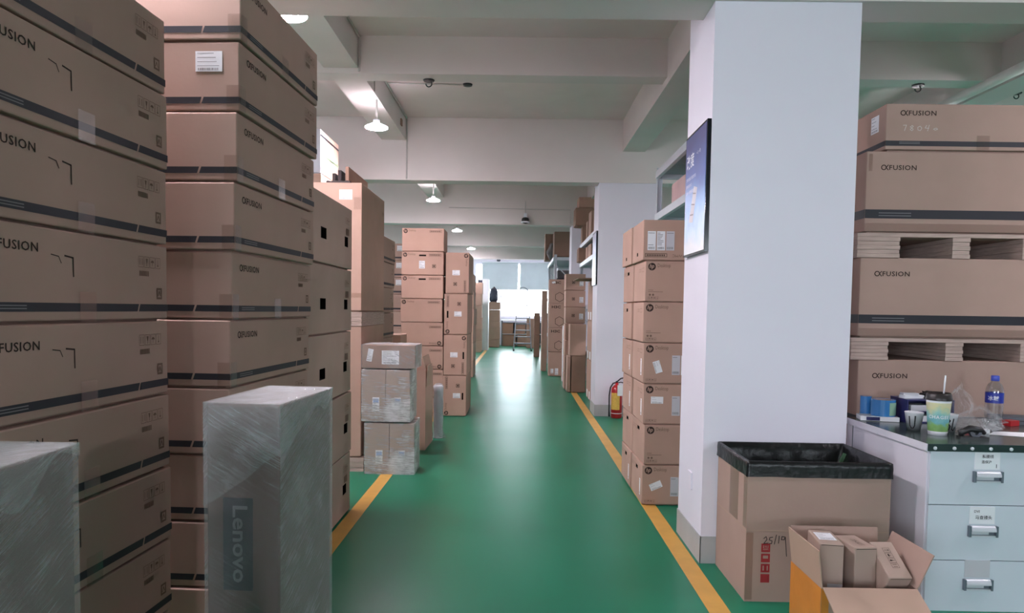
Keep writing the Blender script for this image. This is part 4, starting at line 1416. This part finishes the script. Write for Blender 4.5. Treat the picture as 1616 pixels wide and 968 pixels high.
def paper_cup(label, x, y, glyphs, ang):
    t = thing('paper_cup', label, 'cup', (x, y, ZT), 0, 'white paper cups on the bench')
    MB().lathe([(0, .003), (.030, .003), (.031, 0), (.0445, .092), (.046, .094), (.0445, .096), (.0435, .093), (.0295, .006), (0, .006)], 32).build('cup_wall', 'paper', t, smooth=True)
    src = MB()
    for st in glyphs:
        src.ribbon(st, .0055)
    for i, v in enumerate(src.v):
        pass
    cone_prints(src, .031, .0445, .092, ang).build('brushed_letters', 'black_ink', t)
def sub(pts, n=5):
    out = []
    for a, b in zip(pts[:-1], pts[1:]):
        for k in range(n):
            out.append((a[0] + (b[0] - a[0]) * k / n, a[1] + (b[1] - a[1]) * k / n))
    return out + [pts[-1]]
U_ = sub([(0, .075), (.001, .028), (.008, .014), (.018, .014), (.024, .028), (.025, .078)])
T3 = sub([(0, .068), (.010, .075), (.018, .064), (.009, .050), (.019, .036), (.013, .016), (0, .017)])
L_ = sub([(.032, .075), (.028, .02), (.036, .013), (.046, .03)])
paper_cup('white paper cup with a brushed letter U beside the takeaway cup', 2.085, 3.655, [U_], R(-150))
paper_cup('white paper cup with brushed 3 and L beside the takeaway cup', 2.232, 3.605, [T3, L_], R(-135))

# water bottle
bt = thing('water_bottle', 'clear water bottle with blue cap and blue label', 'bottle', (2.675, 3.912, ZT))
MB().lathe([(0, .006), (.03, .0), (.043, .006), (.045, .02), (.0425, .04), (.045, .06), (.0425, .08), (.045, .10), (.0435, .12), (.0435, .155)] +
           [(.0445, .165), (.043, .195), (.034, .222), (.020, .236), (.018, .246)], 32).build('bottle_wall', 'pet', bt, smooth=True)
MB().lathe([(.0448, .120), (.0448, .178)], 32).build('label_sleeve', 'bottle_label', bt, smooth=True)
src = add_text(MB(), '冰露', 0, .135, .026, .01, 1.0)
cone_prints(src, .0448, .0448, 1, R(-165)).build('label_lettering', 'paper', bt)
MB().lathe([(0, .272), (.018, .272), (.0205, .268), (.0205, .244), (.0185, .242)], 24).build('cap', 'bottle_cap', bt, smooth=True)
# plastic bag
def crumple(name, label, cat, loc, lobes, m, seed, amp):
    mb = MB()
    for (cx, cy, cz, sx, sy, sz, tip) in lobes:
        bm = bmesh.new()
        bmesh.ops.create_icosphere(bm, subdivisions=4, radius=1.0)
        for v in bm.verts:
            c = v.co.copy()
            rdg = abs(noise.noise(c * 2.2 + Vector((seed, cx * 9, 0)))) * 1.4 + abs(noise.noise(c * 5.0 + Vector((0, seed, cy)))) * .7
            c *= (1 + amp * (rdg - .35))
            if c.z > 0:
                c.x *= 1 - .55 * min(1, c.z) + tip * .2
            v.co = Vector((cx + c.x * sx, cy + c.y * sy, max(0.002, cz + c.z * sz)))
        me = bpy.data.meshes.new('tmp')
        bm.to_mesh(me)
        bm.free()
        mb.add_mesh(me, Matrix.Identity(4))
    o = mb.build(name, m, None, loc)
    return tag(o, label, cat)
crumple('plastic_bag', 'crumpled clear plastic bag between the cups and the bottle', 'bag', (2.41, 3.72, ZT),
        ((-.03, .03, .10, .055, .05, .115, 1), (.06, 0, .045, .10, .09, .07, 0), (.0, -.02, .03, .12, .10, .035, 0)), 'clear_bag', 4, .45)
o = small_box('sugar_packet', 'red and white packet lying before the clear bag', 'packet', 2.375, 3.60, ZT, .12, .03, .02, 'paper', -6)
MB().rect(-.062, -.02, 0, .02).build('red_print', 'red_packet', o, (0, -.016, 0), (R(90), 0, 0))
td = thing('tape_dispenser', 'black tape dispenser near the front edge of the bench', 'dispenser', (2.24, 3.41, ZT), R(-8))
MB().box(-.07, .06, -.022, .022, 0, .014).build('base', 'black', td)
mb = MB()
mb.tube([(-.055, 0, .012), (-.06, 0, .03), (-.02, 0, .05), (.03, 0, .045), (.05, 0, .03)], [.012, .016, .018, .016, .009], 10)
mb.build('body', 'black', td, smooth=True)
MB().lathe([(.012, -.012), (.026, -.012), (.026, .012), (.012, .012), (.012, -.012)], 20).build('tape_reel', 'grey_tray', td, (.005, -.0, .035), (R(90), 0, 0))
sh = MB()
sh.poly([(0, 0, 0), (.34, -.16, 0), (.42, .04, 0), (.10, .10, 0)])
sh.poly([(0, 0, .0008), (.34, -.16, .0008), (.42, .04, .0008), (.10, .10, .0008)])
o = sh.build('paper_sheet', 'paper', None, (2.405, 3.55, ZT + .0004))
tag(o, 'white paper sheet near the front edge of the bench', 'paper')
o = small_box('red_box', 'small dark red box beside the foot of the bottle', 'box', 2.735, 3.86, ZT, .07, .05, .03, 'red', 20)
sc = thing('grey_pouch', 'dark grey flat pouch at the back of the bench', 'pouch', (2.86, 3.95, ZT), R(-14))
MB().box(-.15, .15, -.06, .06, 0, .04).build('pouch_body', 'grey_tray', sc)
MB().box(-.15, .15, -.063, -.06, .016, .022).build('zip', 'black', sc)

# ------------------------------------------------------------------ lined waste carton
WX0, WX1, WY0, WY1, WH = 1.118, 1.806, 3.335, 3.83, .69
wc = thing('waste_carton', 'big brown carton lined with a black bag against the near pillar', 'bin', ((WX0 + WX1) / 2, (WY0 + WY1) / 2, 0))
w_, d_ = WX1 - WX0, WY1 - WY0
t_ = .006
for (nm, x0, x1, y0, y1) in (('front_panel', -w_ / 2, w_ / 2, -d_ / 2, -d_ / 2 + t_), ('back_panel', -w_ / 2, w_ / 2, d_ / 2 - t_, d_ / 2),
                             ('side_panel', -w_ / 2, -w_ / 2 + t_, -d_ / 2 + t_, d_ / 2 - t_), ('side_panel', w_ / 2 - t_, w_ / 2, -d_ / 2 + t_, d_ / 2 - t_)):
    MB().box(x0, x1, y0, y1, 0, WH - .004).build(nm, 'card', wc)
MB().box(-w_ / 2 + t_, w_ / 2 - t_, -d_ / 2 + t_, d_ / 2 - t_, 0, t_).build('bottom_panel', 'card', wc)
DW = (w_, d_, WH)
put('fold_line', MB().rect(0, w_, .348, .353).mesh('fold_line', 'card_in'), wc, DW, 'front')
put('fold_line', MB().rect(0, d_, .348, .353).mesh('fold_line', 'card_in'), wc, DW, 'left')
put('corner_tape', MB().box(0, .035, 0, .33, 0, .0006).mesh('corner_tape', 'tape'), wc, DW, 'front', 0, .01)
put('corner_tape', MB().box(0, .05, 0, .26, 0, .0006).mesh('corner_tape', 'tape'), wc, DW, 'left', d_ - .05, .36)
put('corner_tape', MB().box(0, .14, 0, .25, 0, .0006).mesh('corner_tape', 'tape'), wc, DW, 'left', d_ - .27, .36)
rp = MB()
for k, g in enumerate(('图', '口', '日', '一')):
    yy = .245 - k * .05
    rp.frame(.075, .118, yy, yy + .042, .009)
    if k == 0:
        add_text(rp, '易', .083, yy + .008, .026, .015)
    elif k == 1:
        rp.rect(.084, .109, yy + .009, yy + .018)
    elif k == 2:
        rp.rect(.09, .104, yy + .006, yy + .036)
    else:
        rp.rect(.082, .111, yy + .009, yy + .033)
put('red_print', rp.mesh('red_print', 'red_ink'), wc, DW, 'front')
hw = MB()
for st in ([(0, .6), (.25, .8), (.35, .5), (.02, .05), (.5, .1)], [(.95, .75), (.65, .7), (.6, .45), (.9, .35), (.85, .05), (.6, .05)], [(1.15, 0), (1.35, 1.0)],
           [(1.65, .9), (1.6, .1)], [(2.25, .8), (1.95, .85), (1.9, .5), (2.2, .5), (2.3, .8), (2.4, -.2), (2.5, -1.3)]):
    hw.ribbon([(.085 + p[0] * .045, .285 + p[1] * .045) for p in st], .0035)
put('handwriting', hw.mesh('handwriting', 'black_ink'), wc, DW, 'front', off=.002)
# bag: folded over the rim and sagging inside
bm = MB()
def bag_loop(ox, z, wob, n=34):
    pts = []
    hx, hy = w_ / 2 + ox, d_ / 2 + ox
    for (a, b) in (((-hx, -hy), (hx, -hy)), ((hx, -hy), (hx, hy)), ((hx, hy), (-hx, hy)), ((-hx, hy), (-hx, -hy))):
        for k in range(n):
            f = k / n
            p = Vector((a[0] + (b[0] - a[0]) * f, a[1] + (b[1] - a[1]) * f, z))
            q = noise.noise(Vector((p.x * 13 + z * 9, p.y * 13 + z * 9, z * 7)))
            s = 1 + wob * q
            pts.append((p.x * s, p.y * s, z + wob * .3 * noise.noise(Vector((p.x * 7, p.y * 7, 5)))))
    return pts
loops = [bag_loop(.006, WH - .078, .012), bag_loop(.005, WH - .055, .006), bag_loop(.006, WH - .03, .006), bag_loop(.004, WH - .004, .003), bag_loop(-.003, WH, .001),
         bag_loop(-.012, WH - .004, .003), bag_loop(-.020, WH - .05, .05), bag_loop(-.03, WH - .10, .09), bag_loop(-.04, WH - .16, .10), bag_loop(-.05, WH - .22, .13), bag_loop(-.08, WH - .28, .15), bag_loop(-.16, WH - .34, .16)]
N_ = len(loops[0])
for lp in loops:
    bm.v += lp
for a in range(len(loops) - 1):
    for k in range(N_):
        bm.f.append((a * N_ + k, a * N_ + (k + 1) % N_, (a + 1) * N_ + (k + 1) % N_, (a + 1) * N_ + k))
bm.f.append(tuple((len(loops) - 1) * N_ + k for k in range(N_)))
bm.build('bin_liner', 'bag', wc, smooth=True)
o = MB().box(-.009, .009, -.004, .004, 0, .16).build('green_strip', 'green_strap', None, (1.72, 3.76, WH - .19), (0, R(22), 0))
tag(o, 'short green strip stuck out inside the black-lined carton', 'strip')

# ------------------------------------------------------------------ open carton with three small boxes
ox0, ox1, oy0, oy1, oz = 1.252, 1.642, 2.80, 3.115, .285
ob = thing('open_carton', 'open carton with orange tape and three small boxes inside', 'box', ((ox0 + ox1) / 2, (oy0 + oy1) / 2, 0))
w_, d_ = ox1 - ox0, oy1 - oy0
t_ = .005
for (nm, x0, x1, y0, y1) in (('front_panel', -w_ / 2, w_ / 2, -d_ / 2, -d_ / 2 + t_), ('back_panel', -w_ / 2, w_ / 2, d_ / 2 - t_, d_ / 2),
                             ('side_panel', -w_ / 2, -w_ / 2 + t_, -d_ / 2 + t_, d_ / 2 - t_), ('side_panel', w_ / 2 - t_, w_ / 2, -d_ / 2 + t_, d_ / 2 - t_)):
    MB().box(x0, x1, y0, y1, 0, oz).build(nm, 'card', ob)
MB().box(-w_ / 2 + t_, w_ / 2 - t_, -d_ / 2 + t_, d_ / 2 - t_, 0, t_).build('bottom_panel', 'card', ob)
put('orange_tape', MB().box(0, d_, .04, oz - .002, 0, .0008).mesh('orange_tape', 'orange_tape'), ob, (w_, d_, oz), 'left')
put('orange_tape', MB().box(0, .03, .04, oz - .002, 0, .0008).mesh('orange_tape', 'orange_tape'), ob, (w_, d_, oz), 'front')
fl_ = .155
def flap(x0, x1, y0, y1, origin, axis, ang, m='card_in'):
    mtx = Matrix.Translation(origin) @ Matrix.Rotation(R(ang), 4, axis)
    return MB().box(x0, x1, y0, y1, 0, fl_, mtx).build('flap', m, ob)
flap(0, t_, -d_ / 2, d_ / 2, (-w_ / 2, 0, oz), 'Y', -7)
flap(-t_, 0, -d_ / 2, d_ / 2, (w_ / 2, 0, oz), 'Y', 24, 'card')
flap(-w_ / 2, w_ / 2, -t_, 0, (0, d_ / 2, oz), 'X', -8, 'card')
flap(-w_ / 2 + .004, w_ / 2 - .004, 0, t_, (0, -d_ / 2, oz), 'X', 118)
def small_carton_in(label, dims, loc, rot, seed):
    o = tag(link('small_carton', carton_mesh(*dims, 'card_grey', (), 0.0), None, loc, rot), label, 'box', 'small cartons in the open carton')
    put('lid_seam', MB().rect(.006, dims[0] - .004, dims[2] - .007, dims[2] - .0045).mesh('lid_seam', 'ink'), o, dims, 'front')
    return o
d1 = (.098, .19, .425)
s1 = small_carton_in('small upright carton with a white shipping label on its lid', d1, (1.352, 3.005, .006), (0, 0, R(-8)), 1)
sticker(s1, d1, 'top', .012, .05, .072, .10, 0, 70, 5)
put('clear_tape', MB().box(0, .06, 0, .055, 0, .0006).mesh('clear_tape', 'paper_grey'), s1, d1, 'front', .035, .20)
d2 = (.098, .17, .41)
s2 = small_carton_in('small upright carton in the middle with icons on its lid', d2, (1.478, 3.0, .006), (0, 0, R(5)), 2)
put('handling_icons', icons(MB(), 0, 0, .018).mesh('handling_icons', 'ink'), s2, d2, 'top', .062, .03, R(90))
d3 = (.098, .19, .20)
small_carton_in('small carton lying at the bottom of the open carton', (.10, .20, .118), (1.580, 2.98, .006), (0, 0, 0), 4)
s3 = small_carton_in('small carton leaning forward with a column of icons on its lid', d3, (1.581, 3.010, .200), (R(31), 0, R(2)), 3)
put('handling_icons', icons(MB(), 0, 0, .024).mesh('handling_icons', 'ink'), s3, d3, 'top', .068, .05, R(90))

# ------------------------------------------------------------------ posters, extinguisher, ceiling fittings
def poster(label, y0, y1, z0, z1, full):
    t = thing('framed_poster', label, 'poster', (1.036, y0, z0), 0, 'framed posters on the pillars')
    b = MB().box(-.022, 0, 0, y1 - y0, 0, z1 - z0).mesh('frame', 'frame_black')
    link('frame', b, t)
    MB().box(-.0235, -.022, .012, y1 - y0 - .012, .012, z1 - z0 - .012).build('print', 'poster', t)
    if full:
        h = z1 - z0
        tx = MB()
        add_text(tx, '改度', .02, h - .20, .085, .012)
        add_text(tx, '一心一意', .24, h - .15, .022)
        add_text(tx, '更快的连接 更强的性能', .02, h - .27, .020)
        add_text(tx, '更安全的办公', .02, h - .31, .020)
        add_text(tx, '让每一份数据高效流转', .02, h - .35, .020)
        o = tx.build('lettering', 'paper', t)
        # the aisle face looks towards -x; text runs from the far side to the near side
        o.matrix_local = Matrix.Translation((-.0245, y1 - y0 - .02, 0)) @ Matrix(((0, 0, -1, 0), (-1, 0, 0, 0), (0, 1, 0, 0), (0, 0, 0, 1)))
        ph = MB()
        ph.poly([(.10, .20, 0), (.19, .19, 0), (.28, .38, 0), (.20, .40, 0)])
        ph2 = MB()
        ph2.ribbon([(.13, .24), (.20, .235)], .006); ph2.ribbon([(.155, .30), (.225, .29)], .006); ph2.ribbon([(.185, .36), (.25, .35)], .006)
        a = ph.build('device_picture', 'paper_grey', t)
        c = ph2.build('device_lines', 'ink_light', t)
        a.matrix_local = Matrix.Translation((-.0242, y1 - y0 - .02, 0)) @ Matrix(((0, 0, -1, 0), (-1, 0, 0, 0), (0, 1, 0, 0), (0, 0, 0, 1)))
        c.matrix_local = Matrix.Translation((-.0247, y1 - y0 - .02, 0)) @ Matrix(((0, 0, -1, 0), (-1, 0, 0, 0), (0, 1, 0, 0), (0, 0, 0, 1)))
    return t
poster('blue sky poster in black frame on the near pillar', 3.85, 4.33, 1.735, 2.455, True)
poster('framed blue poster seen edge-on on the second pillar', 9.245, 9.70, 1.745, 2.455, False)

ex = thing('fire_extinguisher', 'red fire extinguisher with yellow label by the second pillar', 'extinguisher', (1.305, 9.10, 0))
MB().lathe([(0, .004), (.062, 0), (.072, .012), (.072, .36), (.064, .40), (.03, .435), (.02, .44), (.02, .465), (0, .465)], 28).build('cylinder', 'red', ex, smooth=True)
mb = MB()
for k in range(10):
    a0, a1 = R(-165 + k * 10), R(-165 + (k + 1) * 10)
    r = .0732
    mb.poly([(r * math.cos(a0), r * math.sin(a0), .115), (r * math.cos(a1), r * math.sin(a1), .115), (r * math.cos(a1), r * math.sin(a1), .335), (r * math.cos(a0), r * math.sin(a0), .335)])
mb.build('instruction_label', 'yellow_label', ex)
MB().lathe([(.0732, .062), (.0732, .070)], 28).build('white_ring', 'paper', ex)
mb = MB()
mb.tube([(-.03, 0, .455), (.0, 0, .475), (.05, 0, .52), (.09, 0, .53)], .009, 8)
mb.tube([(0, 0, .46), (.05, 0, .47), (.09, 0, .462)], .007, 8)
mb.tube([(0, 0, .44), (0, 0, .485)], .016, 10)
mb.build('valve_handle', 'black', ex)
MB().tube([(-.01, 0, .468), (-.05, -.005, .455), (-.085, -.01, .40), (-.098, -.01, .30), (-.098, -.01, .10), (-.094, -.01, .02)], [.009] * 5 + [.013], 10).build('hose', 'black', ex, smooth=True)
o = MB().box(-.002, .062, -.078, -.076, .30, .44).build('inspection_tag', 'paper', ex)

def conduit(label, pts, r=.010, m='pipe', name='conduit', cat='conduit', group='surface conduits'):
    t = MB().tube(pts, r, 8).build(name, m)
    return tag(t, label, cat, group)
conduit('white conduit along the ceiling corner above the nearest bay', [(-1.49, 4.12, 3.872), (-1.49, 6.475, 3.872), (-1.49, 6.475, 3.56)])
conduit('white conduit running past the detector to the second pillar beam', [(-1.49, 6.73, 3.872), (-1.49, 9.195, 3.872), (-1.49, 9.195, 3.09)])
conduit('thin conduit dropping to the largest lamp', [(-1.498, 7.20, 3.86), (-1.498, 7.20, 3.60)], .006)
conduit('thin conduit across the ceiling to the round detector', [(-1.48, 7.80, 3.878), (-.62, 7.84, 3.878)], .009)
conduit('thin conduit down the third pillar beam to the camera', [(.11, 13.865, 3.54), (.11, 13.865, 3.29)], .006)
conduit('long thin conduit along the third pillar beam', [(-1.4, 13.868, 3.40), (1.0, 13.868, 3.38), (1.0, 13.868, 3.1)], .006)
o = MB().tube([(4.25, 4.2, 3.52), (4.25, 9.1, 3.52)], .045, 16).build('drain_pipe', 'pvc', smooth=True)
tag(o, 'white plastic pipe under the ceiling of the side bay', 'pipe')
mb = MB()
mb.lathe([(.0, 3.889), (.055, 3.889), (.05, 3.872), (.0, 3.866)], 20, (-.60, 7.845))
tag(mb.build('smoke_detector', 'black'), 'dark round detector at the end of the ceiling conduit', 'detector')
jb = MB().box(-1.505, -1.488, 8.78, 8.86, 3.68, 3.76).build('junction_box', 'card_dark')
tag(jb, 'small brown junction box on the narrow ceiling beam', 'junction box')
def hook(label, x, y, z):
    t = thing('ceiling_hook', label, 'hook', (x, y, z), 0, 'dark ceiling hooks')
    MB().lathe([(0, 0), (.055, 0), (.05, -.012), (0, -.014)], 16).build('plate', 'black', t)
    arc = [(.028 * math.cos(a), 0, -.035 + .028 * math.sin(a)) for a in [R(90 - 30 * k) for k in range(10)]]
    MB().tube(arc, .006, 6).build('hook_ring', 'black', t)
hook('dark hook under the nearest shallow beam', -.875, 6.66, 3.547)
hook('dark hook under the shallow beam of the side bay', 3.69, 6.63, 3.547)
hook('dark fitting on the side bay ceiling near the pipe', 5.5, 7.92, 3.889)
hook('small dark hook on the ceiling beyond the second beam', -.87, 11.5, 3.547)
cv = thing('security_camera', 'small black and white security camera on the third beam', 'camera', (.11, 13.85, 3.15))
MB().box(-.03, .03, -.03, .03, .03, .15).build('bracket', 'white_foam', cv)
MB().lathe([(0, -.06), (.05, -.045), (.075, 0), (.07, .04), (.05, .06), (0, .07)], 20).build('dome', 'black', cv, (0, -.04, 0), smooth=True)
MB().lathe([(.082, -.035), (.086, -.02), (.082, -.005)], 20).build('shell', 'white_foam', cv, (0, -.04, -.01), smooth=True)
